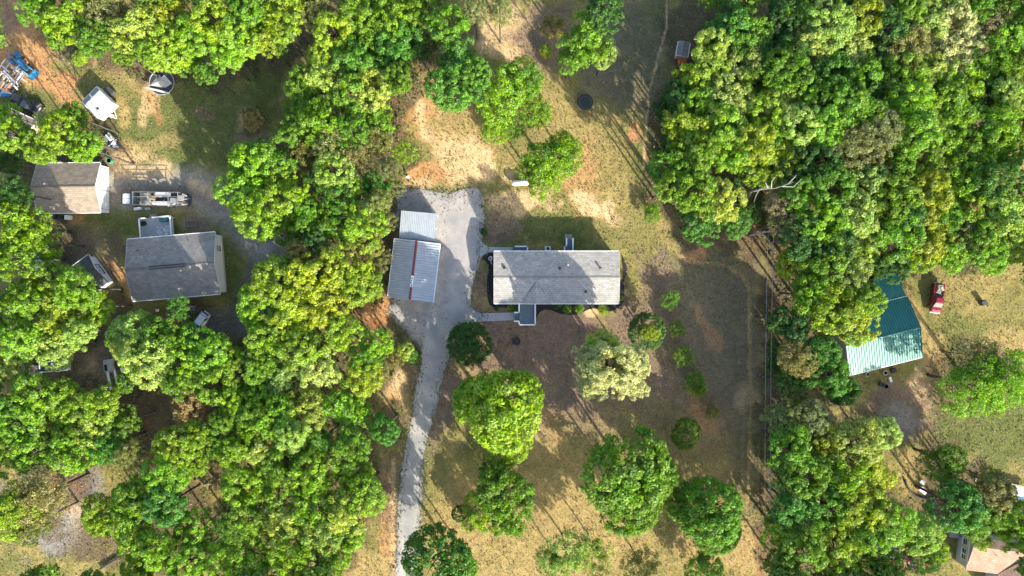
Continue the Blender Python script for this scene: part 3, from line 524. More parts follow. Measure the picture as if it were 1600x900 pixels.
def gable_house(name, label, cat, c, ang, L, W, ze, zr, roofm, wallm, over=.35, ribs=None, foundation=0.0, ridgecap=None, ro=0.0):
    root = thing(name, label, cat, (c[0], c[1], 0), ang)
    l, w = L/2, W/2; wl_, ww = l-over, w-over; s = (zr-ze)/w; zw = ze+over*s-.12
    mb = MB(); g = zr-.12
    pts = [(-ww, -.2), (ww, -.2), (ww, zw), (0, g-.02), (-ww, zw)]
    mb.add([(-wl_, y, z) for y, z in pts]+[(wl_, y, z) for y, z in pts], [(4, 3, 2, 1, 0), (5, 6, 7, 8, 9)]+[(i, (i+1) % 5, (i+1) % 5+5, i+5) for i in (0, 1, 4)])
    mb.build('wall', wallm, root)
    if foundation: MB().box((0, 0, foundation/2-.1), (2*wl_+.06, 2*ww+.06, foundation+.2)).build('foundation', CONCRETE, root)
    # lap siding on the gable ends and long walls: joined boards, each about 0.2 m tall
    sb = MB(); z = foundation+.1
    while z < ze-.25:
        for sx in (-1, 1): sb.box((sx*(wl_+.012), 0, z), (.03, 2*ww, .17), 0)
        for sy in (-1, 1): sb.box((0, sy*(ww+.012), z), (2*wl_, .03, .17), 0)
        z += .2
    while z < g-.35:
        hw = (g-z-.15)/s
        if hw > .2:
            for sx in (-1, 1): sb.box((sx*(wl_+.012), 0, z), (.03, 2*min(ww, hw), .17), 0)
        z += .2
    sb.build('siding', wallm, root, kind='stuff')
    r1 = quad_uv('roof_slope', [((-l, -w, ze), (l, -w, ze), (l, 0, zr), (-l, 0, zr))], roofm, root)
    r2 = quad_uv('roof_slope', [((-l, w, ze), (l, w, ze), (l, 0, zr), (-l, 0, zr))], roofm, root)
    for rr_, sy in ((r1, -1), (r2, 1)):
        if ribs:
            rb = MB(); n = int(L/ribs); ln = math.hypot(w, zr-ze); tl = math.atan2(zr-ze, w)
            for k in range(n+1):
                x = -l+.03+(L-.06)*k/n; rb.add([(x-.07, sy*w, ze+.003), (x+.07, sy*w, ze+.003), (x+.07, sy*.02, zr+.003), (x-.07, sy*.02, zr+.003), (x-.03, sy*w, ze+.10), (x+.03, sy*w, ze+.10), (x+.03, sy*.02, zr+.10), (x-.03, sy*.02, zr+.10)],
                       [(0, 1, 5, 4), (2, 3, 7, 6), (3, 0, 4, 7), (1, 2, 6, 5), (4, 5, 6, 7)])
            rb.build('seam', roofm, rr_, kind='stuff')
        fb = MB().box((0, sy*(w+.012), ze-.09), (L, .03, .18)); fb.build('fascia', WHITE, root)
        MB().box((0, sy*(w+.075), ze-.05), (L-.1, .09, .09)).build('gutter', WHITE, root)
    for sx in (-1, 1):
        b = MB()
        for sy in (-1, 1): b.add([(sx*(l+.012)+dx, sy*w*q, (ze if q else zr)+dz) for dx in (-.015, .015) for q, dz in ((1, -.2), (1, .01), (0, .01), (0, -.2))], [(0, 1, 2, 3), (7, 6, 5, 4), (0, 4, 5, 1), (1, 5, 6, 2), (2, 6, 7, 3), (3, 7, 4, 0)])
        b.build('rake_board', WHITE, root)
    rc = .09 if ribs else 0
    MB().add([(-l, -.2, zr-.2*s+.035+rc), (l, -.2, zr-.2*s+.035+rc), (l, 0, zr+.05+rc), (-l, 0, zr+.05+rc), (-l, .2, zr-.2*s+.035+rc), (l, .2, zr-.2*s+.035+rc)], [(0, 1, 2, 3), (3, 2, 5, 4), (0, 3, 4), (1, 5, 2), (0, 4, 5, 1)]).build('ridge_cap', ridgecap or roofm, root)
    return root
def on_roof(root, dims, x, y, m, kind):     # vents and pipes on a gable roof; local x,y
    L, W, ze, zr = dims; z = zr-(zr-ze)*abs(y)/(W/2)
    if kind == 'pipe': return MB().cyl((x, y, z-.1), .06, .5, 10).build('vent_pipe', m, root)
    if kind == 'chimney':
        o = MB().cyl((x, y, z-.1), .13, 1.5, 14).build('chimney_pipe', m, root); MB().cyl((x, y, z+1.42), .22, .12, 14, .1).build('cap', m, o); return o
    if kind == 'box': return MB().box((x, y, z+.1), (.42, .42, .28), 0, .85).build('roof_vent', m, root)
    if kind == 'turbine':
        o = MB().cyl((x, y, z-.1), .14, .35, 12).build('turbine_vent', m, root); MB().tube([(x, y, z+.22), (x, y, z+.32), (x, y, z+.45), (x, y, z+.52)], [.17, .25, .2, .03], 12).build('turbine', m, o); return o
def deck(root, pts, z, planks_dir, m, rail=None, gate=()):
    """planked deck on posts; pts: local axis-aligned rects (x0,y0,x1,y1)"""
    for (x0, y0, x1, y1) in pts:
        MB().box(((x0+x1)/2, (y0+y1)/2, z-.14), (x1-x0-.02, y1-y0-.02, .2)).build('deck_frame', m, root)
        n = int((y1-y0)/.15) if planks_dir == 'x' else int((x1-x0)/.15)
        mb = MB()
        for k in range(n):
            if planks_dir == 'x': y = y0+(k+.5)*(y1-y0)/n; mb.box(((x0+x1)/2, y, z-.02), (x1-x0, (y1-y0)/n-.02, .035))
            else: x = x0+(k+.5)*(x1-x0)/n; mb.box((x, (y0+y1)/2, z-.02), ((x1-x0)/n-.02, y1-y0, .035))
        mb.build('decking', m, root, kind='stuff')
        for a in (x0+.1, x1-.1):
            for b in (y0+.1, y1-.1): MB().box((a, b, z/2-.15), (.12, .12, max(.1, z-.25))).build('deck_post', WHITE, root)
def railing(root, segs, z, m=WHITE, h=.95, wdt=.20):
    for (x0, y0, x1, y1) in segs:
        L = math.hypot(x1-x0, y1-y0); a = math.atan2(y1-y0, x1-x0); cx, cy = (x0+x1)/2, (y0+y1)/2
        r = MB().box((cx, cy, z+h), (L+wdt, wdt+.03, .07), a).build('railing', m, root)
        MB().box((cx, cy, z+.12), (L, .05, .06), a).build('bottom_rail', m, r)
        b = MB(); n = max(2, int(L/.14))
        for k in range(1, n): b.box((x0+(x1-x0)*k/n, y0+(y1-y0)*k/n, z+h/2+.05), (.035, .035, h-.12), a)
        b.build('balusters', m, r, kind='stuff')
        for q in (0, 1): MB().box((x0+(x1-x0)*q, y0+(y1-y0)*q, z+h/2+.02), (.13, .13, h+.1), a).build('newel', m, r)
def stairs(root, x, y, ang, n, rise, w, m, z0):
    d = Vector((math.cos(ang), math.sin(ang)));
    for k in range(n): MB().box((x+d.x*(.14+.28*k), y+d.y*(.14+.28*k), z0-rise*(k+1)), (.3, w, .05), ang).build('step', m, root)

# --- the ranch house
hz, hr = 3.45, 4.1
A = at(771.7, 392.7, hz); B = at(967.6, 474.2, hz); hc = ((A.x+B.x)/2, (A.y+B.y)/2); HL, HW = B.x-A.x, A.y-B.y
house = gable_house('ranch_house', 'long pale-shingled ranch house in the middle of the clearing beside the gravel drive', 'house', hc, 0, HL, HW, hz, hr, SH_PALE, VINYL, .4, foundation=.8)
def hl(px, py, z): p = at(px, py, z); return (p.x-hc[0], p.y-hc[1])
hd = (HL, HW, hz, hr)
for px, py, m, k in ((788, 418, BLACK, 'box'), (793.6, 423, BLACK, 'pipe'), (818.5, 415, STEEL, 'pipe'), (875, 419, DARKSTEEL, 'turbine'), (886.3, 413.5, STEEL, 'chimney'), (938.5, 418.7, DARKSTEEL, 'turbine'), (916, 456, DARKSTEEL, 'box'), (926.5, 457.7, STEEL, 'pipe'), (831, 396.5, WHITE, 'pipe'), (842.6, 396.5, WHITE, 'pipe'), (794, 395, BLACK, 'pipe')):
    x, y = hl(px, py, 4.5); on_roof(house, hd, x, y, m, k)
# front cross gable
gx, _ = hl(838, 474, 4); g0, _ = hl(815, 474, 4); g1, _ = hl(862, 474, 4); _, gy = hl(838, 441, 5.2); sl = (hr-hz)/(HW/2); zg = hr-sl*abs(gy)+.22
y0 = -HW/2-.03
quad_uv('cross_gable_slope', [((g0, y0, hz+.03), (gx, y0, zg), (gx, gy, zg), (gx-.01, gy, zg))], SH_PALE, house, .02)
quad_uv('cross_gable_slope', [((g1, y0, hz+.03), (gx, y0, zg), (gx, gy, zg), (gx+.01, gy, zg))], SH_PALE, house, .02)
MB().add([(g0+.05, y0+.04, hz-.05), (g1-.05, y0+.04, hz-.05), (gx, y0+.04, zg-.05), (g0+.05, y0+.12, hz-.05), (g1-.05, y0+.12, hz-.05), (gx, y0+.12, zg-.05)], [(0, 1, 2), (5, 4, 3), (0, 3, 4, 1), (1, 4, 5, 2), (2, 5, 3, 0)]).build('gable_wall', VINYL, house)
# porch and decks
pz = .95
def hr_(px, py, z=pz): return hl(px, py, z)
x0, yb = hr_(811, 507); x1, _ = hr_(836, 507); xs0, ys1 = hr_(804, 488); _, ys0 = hr_(804, 501.5)
deck(house, [(x0, yb, x1, -HW/2+.35)], pz, 'y', DECKBLUE); deck(house, [(xs0, ys0, x0-.01, ys1)], pz-.18, 'y', DECKBLUE)
railing(house, [(x0, yb, x1, yb), (x1, yb, x1, -HW/2+.1), (x0, yb, x0, ys0), (x0, ys1, x0, -HW/2+.1), (xs0, ys0, x0, ys0), (xs0, ys1, x0, ys1)], pz)
bx0, by1 = hr_(801.5, 385.5); bx1, _ = hr_(824, 385)
deck(house, [(bx0, HW/2-.35, bx1, by1)], pz, 'x', DECKBLUE); railing(house, [(bx0+.4, by1, bx1, by1), (bx1, by1, bx1, HW/2-.2)], pz)
cx0, cy1 = hr_(884.5, 373.5); cx1, _ = hr_(894.5, 373.5); dx0, dy = hr_(881.5, 385)
deck(house, [(cx0, HW/2-.35, cx1, cy1)], pz, 'x', DECKBLUE); railing(house, [(cx0, cy1, cx0, dy), (dx0, dy, cx0, dy), (dx0, dy, dx0, HW/2-.2), (cx1, cy1, cx1, HW/2-.2)], pz)
stairs(house, (cx0+cx1)/2, cy1, math.pi/2, 3, .22, cx1-cx0-.1, OLDWOOD, pz)
window(house, (HL/2-.4+.0, 1.2, 2.2), 1.0, 1.2, 0); window(house, (HL/2-.4, -2, 2.2), 1.0, 1.2, 0)
for xx in (-8.5, -5.0, 3.6, 6.4, 8.8): window(house, (xx, -HW/2+.4, 2.3), 1.3, 1.2, -math.pi/2, 2, 1)
for xx in (-7.5, -1.0, 5.5, 8.5): window(house, (xx, HW/2-.4, 2.3), 1.1, 1.1, math.pi/2)
o = MB().box(((x0+x1)/2, -HW/2+.42, 1.95), (.95, .06, 2.0)).build('door', MAROON, house); MB().cyl(((x0+x1)/2+.35, -HW/2+.36, 1.9), .035, .08, 8).build('handle', STEEL, o)
o = MB().box(((cx0+cx1)/2, HW/2-.42, 1.95), (.9, .06, 2.0)).build('door', WHITE, house)
p = at(856, 388.5, .5); a = thing('air_conditioner', 'white air conditioning unit at the back wall of the pale ranch house', 'air conditioner', (p.x, p.y, 0)); MB().box((0, 0, .45), (.9, .75, .8), 0, .96).build('casing', WHITE, a); MB().cyl((0, 0, .851), .3, .03, 18).build('fan_grille', BLACK, a); MB().box((0, 0, .03), (1.1, .95, .08)).build('base', CONCRETE, a)
sp = at(887.5, 369.5); MB().box((0, 0, .06), (1.1, .75, .13)).build('stepping_slab', CONCRETE, loc=(sp.x, sp.y, 0), label='pale concrete slab at the foot of the narrow back steps', cat='slab')

# --- garage and carport
gz, gr = 2.9, 3.5; q = at(646.7, 422.4, gz); gang = math.atan2(92, 11)
garage = gable_house('metal_roofed_garage', 'garage with pale ribbed metal roof and red ridge strip beside the drive', 'garage', (q.x, q.y), gang, 10.15, 7.85, gz, gr, METALROOF, TAN, .3, ribs=.42, ridgecap=MAROON)
MB().box((-1.9, 0, gr+.17), (1.9, .5, .05)).build('ridge_patch', WHITE, garage, label='white tarp patch with black weights over the ridge')
for k in range(4): MB().box((-2.6+.42*k, R.uniform(-.1, .1), gr+.24), (.2, .14, .1), R.random()).build('weight', BLACK, garage)
for k in (-2.6, 2.2):
    o = MB().box((k, -3.62 if False else -7.85/2+.26, 1.25), (2.9, .07, 2.3)).build('garage_door', WHITE, garage)
window(garage, (0, -7.85/2+.3, 1.7), .8, .8, -math.pi/2)
q = at(653.5, 353.3, 2.4); cp = thing('carport', 'open carport with pale metal roof joined to the top of the garage', 'carport', (q.x, q.y, 0), math.radians(-5))
cw, ch = 6.15, 4.75
quad_uv('roof_sheet', [((-cw/2, -ch/2, 2.6), (cw/2, -ch/2, 2.6), (cw/2, ch/2, 2.85), (-cw/2, ch/2, 2.85))], METALROOF, cp, .05)
rb = MB()
for k in range(21):
    x = -cw/2+.04+(cw-.08)*k/20; rb.add([(x-.035, -ch/2, 2.603), (x+.035, -ch/2, 2.603), (x+.035, ch/2, 2.853), (x-.035, ch/2, 2.853), (x-.012, -ch/2, 2.65), (x+.012, -ch/2, 2.65), (x+.012, ch/2, 2.9), (x-.012, ch/2, 2.9)], [(0, 1, 5, 4), (2, 3, 7, 6), (3, 0, 4, 7), (1, 2, 6, 5), (4, 5, 6, 7)])
rb.build('seam', METALROOF, cp, kind='stuff')
for sx in (-1, 1):
    MB().box((sx*(cw/2-.15), 0, 2.58), (.1, ch-.1, .14), 0, tilt=('X', math.atan2(.25, ch))).build('beam', WHITE, cp)
    for sy in (-1, 0, 1): MB().box((sx*(cw/2-.15), sy*(ch/2-.2), 1.23), (.12, .12, 2.5+.1*sy)).build('post', WHITE, cp)
MB().box((-cw/2+.3, 0, 1.2), (.06, ch-.3, 2.4)).build('side_wall', METALROOF, cp); MB().box((0, ch/2-.3, 1.3), (cw-.5, .06, 2.6)).build('end_wall', METALROOF, cp)

# --- house with the white gable (left)
q = at(271.6, 416.6, 3.5); LH = (15.1, 10.6, 3.5, 5.0)
left = gable_house('grey_roofed_house', 'house with dark grey shingles and bright white gable end, car parked below it', 'house', (q.x, q.y), math.radians(4.8), *LH, SH_GREY, VINYL, .35, foundation=.5)
for x, y, m, k in ((-5.6, 3.2, BLACK, 'pipe'), (.9, 2.9, WHITE, 'pipe'), (-4.7, 1.9, WHITE, 'pipe'), (3.0, 4.3, BLACK, 'pipe')): on_roof(left, LH, x, y, m, k)
for s_ in (-.22, .22): MB().box((-.4, s_, 5.0), (6.2, .12, .12)).build('ridge_vent_shadow', BLACK, left)  # black strips stand for the shadow lines along the ridge vent
window(left, (15.1/2-.35, 2.6, 2.0), .8, 1.0, 0, 2, 2, BLACK); window(left, (15.1/2-.35, -2.6, 2.0), .9, 1.1, 0)
for xx in (-5, -1.5, 3, 6): window(left, (xx, -5.3+.35, 2.0), 1.2, 1.2, -math.pi/2, 2, 1)
MB().box((0.8, -5.3+.31, 1.55), (.95, .06, 2.0)).build('door', MAROON, left)
w0 = q
def ll(px, py, z):
    p = at(px, py, z); v = Matrix.Rotation(-math.radians(4.8), 2) @ Vector((p.x-w0.x, p.y-w0.y)); return v.x, v.y
ax0, ay1 = ll(221.5, 342, .9); ax1, _ = ll(269.4, 338.7, .9)
ay1 = ll(245, 340.5, .9)[1]
deck(left, [(ax0, 5.3-.3, ax1, ay1)], .9, 'x', DECKGREY)
railing(left, [(ax0, 5.1, ax0, ay1), (ax0, ay1, ax0+1.0, ay1), (ax0+2.3, ay1, ax1, ay1), (ax1, ay1, ax1, 5.1)], .9)
stairs(left, ax0+1.65, ay1, math.pi/2, 3, .24, 1.2, OLDWOOD, .9)
def local_loc(root, x, y, z):
    return root.location+Vector((Matrix.Rotation(root.rotation_euler.z, 3, 'Z') @ Vector((x, y, z))))
rug = thing('patterned_rug', 'black and white patterned rug lying on the grey deck', 'rug', local_loc(left, ax0+3.6, 6.55, .9), math.radians(4.8))
MB().box((0, 0, .02), (2.3, 1.6, .02)).build('rug_base', mat('rug_white', (.6, .6, .58), .9), rug)
mb = MB()
for i in range(12):
    for j in range(8):
        if R.random() < .6: mb.box((-1.05+i*.19, -.7+j*.2, .032), (.12, .12, .008), R.random())
mb.build('rug_pattern', mat('rug_dark', (.04, .04, .05), .9), rug, kind='stuff')
gl = thing('covered_grill', 'teal covered grill standing at the top rail of the grey deck', 'grill', local_loc(left, ax0+4.1, ay1-.55, .9), math.radians(4.8))
MB().box((0, 0, .45), (1.5, .6, .9), 0, .85).build('cover', mat('teal_cover', (.03, .14, .16), .6), gl); MB().cyl((0, 0, .88), .28, .12, 12, .2).build('lid', mat('teal_cover', (.03, .14, .16)), gl)
pl = thing('potted_plant', 'dark leafy potted plant in the left corner of the grey deck', 'plant', local_loc(left, ax0+.6, ay1-.9, .9)); MB().cyl((0, 0, 0), .2, .4, 12, .28).build('pot', BLACK, pl)
c_ = link('foliage', PROTO['s'][0], pl, (0, 0, .7)); c_.scale = (.11, .11, .1); c_.color = (.03, .06, .02, 1)
def table(label, px, py, m, w=1.0, d=.8, rz=0, h=.7):
    p = at(px, py, h); t = thing('table', label, 'table', (p.x, p.y, 0), rz); MB().box((0, 0, h), (w, d, .06)).build('table_top', m, t)
    for sx in (-1, 1):
        for sy in (-1, 1): MB().box((sx*(w/2-.06), sy*(d/2-.06), h/2-.03), (.06, .06, h), 0).build('leg', m, t)
table('pale grey garden table in front of the dark grey roofed house', 300, 481.5, OLDWOOD); table('dark garden table left of the hatchback under a thin tree', 287, 482, DARKSTEEL, 1.1, .9)
fr = at(298, 349); fb = thing('raised_bed', 'rectangular empty timber frame on brown ground right of the deck', 'planter', (fr.x, fr.y, 0), math.radians(3))
for c0, sz in (((0, .5, .12), (2.1, .08, .24)), ((0, -.5, .12), (2.1, .08, .24)), ((1.0, 0, .12), (.08, .92, .24)), ((-1.0, 0, .12), (.08, .92, .24))): MB().box(c0, sz).build('board', OLDWOOD, fb)

# --- workshop
q = at(107.5, 293.7, 2.9); WS = (10.9, 8.55, 2.9, 4.5)
ws = gable_house('workshop', 'workshop with brown roof and two white doors in its white gable', 'workshop', (q.x, q.y), math.radians(.5), *WS, SH_BROWN, VINYL, .3)
for yy in (1.95, -1.95):
    o = MB().box((10.9/2-.26, yy, 1.2), (.07, 3.0, 2.3)).build('garage_door', WHITE, ws); f = MB()
    for s_ in (-1, 1): f.box((10.9/2-.24, yy+s_*1.56, 1.2), (.12, .12, 2.5))
    f.box((10.9/2-.22, yy, 2.42), (.16, 3.24, .12)); f.build('door_frame', GREYSIDE, o)
    g = MB()
    for k in range(4): g.box((10.9/2-.215, yy, .35+.55*k), (.02, 2.9, .05))
    g.build('panel_seams', GREYSIDE, o)
o = on_roof(ws, WS, -2.3, .35, STEEL, 'chimney')
# --- shed with six panes
ba, bb = at(148.7, 401), at(177.4, 440.4); mid = (ba+bb)/2; d = (bb-ba).normalized(); back = Vector((d.y, -d.x, 0)); back = back if back.x < 0 else -back
sw = (bb-ba).length+.4; sL = 5.2; ctr = mid+back*(sL/2-.25); sang = math.atan2(-back.y, -back.x)
sh = gable_house('small_shed', 'small shed with dark roof and white gable holding a six-pane window', 'shed', (ctr.x, ctr.y), sang, sL, sw, 2.0, 3.1, SH_DARK, VINYL, .25)
window(sh, (sL/2-.25, 0, 1.45), 1.9, 1.1, 0, 3, 2, BLACK)
# --- partly hidden outbuilding top left
q = at(22, 196, 3); gable_house('brown_outbuilding', 'brown-roofed outbuilding half hidden by the tree at the left edge', 'outbuilding', (q.x, q.y), math.radians(-25), 5.6, 4.6, 2.4, 3.3, SH_BROWN, TAN, .25)
# --- barn
q = Vector((62.6, -8.2, 0)); bang = math.radians(14.2)
barn = gable_house('teal_roofed_barn', 'barn with ribbed teal metal roof that flashes white on its sunny slope', 'barn', (q.x, q.y), bang, 13.0, 10.7, 3.3, 4.9, TEALROOF, TAN, .3, ribs=.42)
MB().box((-13/2+.28, 0, 1.4), (.06, 3, 2.6)).build('barn_door', OLDWOOD, barn)
lw = thing('barn_lean_to', 'lower teal-roofed lean-to joined to the upper side of the barn', 'lean-to', (q.x, q.y, 0), bang)
xa, xb, ya, yb_ = 1.9, 6.35, 10.7/2+.06, 10.7/2+4.2
quad_uv('roof_sheet', [((xa, yb_, 2.45), (xb, yb_, 2.45), (xb, ya, 3.1), (xa, ya, 3.1))], TEALROOF, lw, .05)
rb = MB()
for k in range(16):
    x = xa+.04+(xb-xa-.08)*k/15; rb.add([(x-.035, yb_, 2.453), (x+.035, yb_, 2.453), (x+.035, ya, 3.103), (x-.035, ya, 3.103), (x-.012, yb_, 2.5), (x+.012, yb_, 2.5), (x+.012, ya, 3.15), (x-.012, ya, 3.15)], [(0, 1, 5, 4), (2, 3, 7, 6), (3, 0, 4, 7), (1, 2, 6, 5), (4, 5, 6, 7)])
rb.build('seam', TEALROOF, lw, kind='stuff')
for x in (xa+.2, xb-.2): MB().box((x, yb_-.2, 1.2), (.15, .15, 2.45)).build('post', OLDWOOD, lw)
MB().box(((xa+xb)/2, yb_-.25, 1.15), (xb-xa-.6, .06, 2.2)).build('wall', TAN, lw)
# --- house at the lower right
q = at(1514.8, 838.6, 3.2); ph = thing('pinkish_roofed_house', 'house with pinkish brown shingles cut by the lower right corner', 'house', (q.x, q.y, 0), math.radians(-7))
PW, PL = 5.75, 16.0
quad_uv('roof_slope', [((0, -PW, 3.2), (PL, -PW, 3.2), (PL, -1.2, 4.5), (0, -1.2, 4.5))], SH_PINK, ph)
quad_uv('roof_slope', [((0, .15, 3.9), (PL, .15, 3.9), (PL, -1.2, 4.5), (0, -1.2, 4.5))], SH_PINK, ph)
quad_uv('wing_slope', [((5.6, -PW-5, 3.25), (5.6, -PW+.0, 3.25), (9.2, -2.0, 4.62), (9.2, -PW-5, 4.62))], SH_PINK, ph, .05)
quad_uv('wing_slope', [((12.8, -PW-5, 3.25), (12.8, -PW+.0, 3.25), (9.2, -2.0, 4.62), (9.2, -PW-5, 4.62))], SH_PINK, ph, .05)
MB().add([(x, y, z) for x in (.35, PL-.3) for y, z in ((-PW+.3, -.2), (-.1, -.2), (-.1, 3.75), (-1.2, 4.35), (-PW+.3, 3.1))], [(4, 3, 2, 1, 0), (5, 6, 7, 8, 9)]+[(i, (i+1) % 5, (i+1) % 5+5, i+5) for i in (0, 1, 4)]).build('wall', GREYSIDE, ph)
MB().box((9.2, -PW-2.2, 1.5), (6.6, 5.0, 3.2)).build('wing_wall', GREYSIDE, ph)
for y, w_ in ((-1.3, 1.1), (-2.9, .9), (-3.9, .9)): window(ph, (.35, y, 1.9), w_, 1.1, math.pi)
MB().box((-.9, -.4, .4), (1.5, 1.6, .8)).build('side_porch', OLDWOOD, ph); MB().cyl((4.0, -2.2, 4.1), .06, .6, 8).build('vent_pipe', BLACK, ph)
MB().box((0-.015, -2.8, 3.4), (.03, PW, .2)).build('rake_board', WHITE, ph)
# --- small things with roofs
q = at(1068, 76, 2.1); gable_house('garden_shed', 'small grey-roofed shed poking out from the edge of the right woods', 'shed', (q.x, q.y), math.radians(80), 2.5, 2.0, 1.8, 2.2, SH_GREY, TAN, .1)
q = at(1067, 94, .6); mb = MB(); mb.box((0, 0, .35), (1.6, 1.0, .7), .2, .7); mb.box((.3, .35, .25), (.7, .9, .5), .8, .7); mb.build('tarp_covered_pile', ORANGE, loc=(q.x, q.y, 0), label='orange tarp over a heap just below the small grey shed', cat='tarp')
q = at(1386, 856, 2.5); s2 = gable_house('grey_outbuilding', 'dark grey roofed outbuilding glimpsed between lower right trees above the pink-red car', 'outbuilding', (q.x, q.y), math.radians(-12), 4.4, 3.0, 2.2, 2.7, SH_DARK, TAN, .2)
q = at(1386, 839, .2); MB().box((0, 0, .1), (1.9, 1.5, .2)).build('wooden_platform', WOOD, loc=(q.x, q.y, 0), label='tan wooden platform beside the dark grey outbuilding', cat='platform')

# ------------------------------------------------------------------ vehicles
def wheel(parent, x, y, r=.36, w=.24):
    mb = MB().tube([(x, y-w/2, r), (x, y-w/2+.03, r), (x, y+w/2-.03, r), (x, y+w/2, r)], [r*.93, r, r, r*.93], 16); o = mb.build('wheel', RUBBER, parent)
    MB().tube([(x, y-w/2-.01, r), (x, y+w/2+.01, r)], r*.58, 12).build('rim', STEEL, o); return o
def pickup(name, label, px, py, rz, paint, L=5.4, W=1.95, load=None):
    p = at(px, py, 1.0); t = thing(name, label, 'pickup truck', (p.x, p.y, 0), rz); h = W/2; f = L/2
    MB().loft([(-f+.08, h-.12, h-.16, .5, .95), (-f+.2, h-.02, h-.06, .42, 1.02), (-.2, h, h-.04, .35, 1.04), (-.1, h, h-.04, .35, 1.04)]).build('bed', paint, t)
    MB().loft([(-.09, h, h-.04, .35, 1.06), (1.2, h, h-.05, .35, 1.06), (f-.5, h-.04, h-.10, .38, 1.0), (f-.1, h-.12, h-.22, .42, .88), (f, h-.25, h-.34, .48, .8)]).build('body', paint, t)
    b = MB(); b.box((-f/2-.15, 0, 1.045), (f-.5, W-.4, .02)); b.build('bed_floor', BLACK, t)
    for sy in (-1, 1): MB().box((-f/2-.12, sy*(h-.13), 1.10), (f-.35, .13, .14)).build('bed_rail', paint, t)
    MB().box((-f+.1, 0, 1.08), (.1, W-.3, .2)).build('tailgate', paint, t)
    MB().loft([(-.12, h-.12, h-.30, 1.02, 1.60), (.05, h-.10, h-.26, 1.02, 1.68), (.75, h-.10, h-.26, 1.02, 1.69), (.95, h-.10, h-.30, 1.02, 1.64)]).build('cab', paint, t)
    def pane(nm, a, b_, c, d): MB().add([a, b_, c, d]+[(v[0], v[1], v[2]-.02) for v in (a, b_, c, d)], [(0, 1, 2, 3), (7, 6, 5, 4), (0, 4, 5, 1), (1, 5, 6, 2), (2, 6, 7, 3), (3, 7, 4, 0)]).build(nm, GLASS, t)
    pane('windshield', (1.62, -h+.2, 1.08), (1.62, h-.2, 1.08), (.93, h-.32, 1.67), (.93, -h+.32, 1.67))
    pane('rear_window', (-.16, h-.2, 1.14), (-.16, -h+.2, 1.14), (-.10, -h+.32, 1.62), (-.10, h-.32, 1.62))
    for sy in (-1, 1):
        pane('side_window', (0, sy*(h-.085), 1.12), (1.35, sy*(h-.1), 1.12), (.9, sy*(h-.26), 1.6), (0, sy*(h-.24), 1.6))
        MB().box((1.35, sy*(h+.12), 1.12), (.14, .24, .18)).build('mirror', BLACK, t)
        MB().box((f-.05, sy*(h-.3), .72), (.12, .3, .16)).build('headlight', mat('lamp_lens', (.7, .7, .7), .2), t)
    MB().box((f+.03, 0, .52), (.18, W-.15, .2)).build('bumper', mat('bumper_chrome', (.75, .75, .75), .3, .3), t); MB().box((-f+.0, 0, .52), (.16, W-.15, .18)).build('bumper', STEEL, t)
    MB().box((f-.02, 0, .7), (.06, W-1.1, .2)).build('grille', BLACK, t); 
    h_ = MB().box((1.95, 0, 1.062), (.9, .05, .012)); h_.build('hood_crease', paint, t)
    for x in (-f+1.05, f-.95):
        for sy in (-1, 1): wheel(t, x, sy*(h-.13))
    if load:
        l_ = thing('bed_load', load, 'tarp', (p.x, p.y, 0), rz); mb = MB(); mb.box((-f/2-.55, .05, 1.25), (1.2, 1.3, .4), .1, .7); mb.box((-f/2+.1, -.1, 1.2), (.9, 1.0, .3), -.2, .7); mb.build('tarp', mat('beige_tarp', (.26, .22, .16), .9, var=.3), l_); MB().box((-f/2-.3, .3, 1.48), (.7, .4, .12), .5).build('bundle', TARP, l_)
    return t
pickup('red_pickup', 'red pickup truck parked on grass right of the teal-roofed barn', 1465.5, 465.5, math.radians(-97), REDPAINT, 5.2, 1.95, 'beige tarp heap in the bed of the red pickup')
pickup('white_pickup', 'white pickup half under trees in the left woods clearing', 84, 572.5, math.radians(4), CARWHITE, 5.0, 1.95)
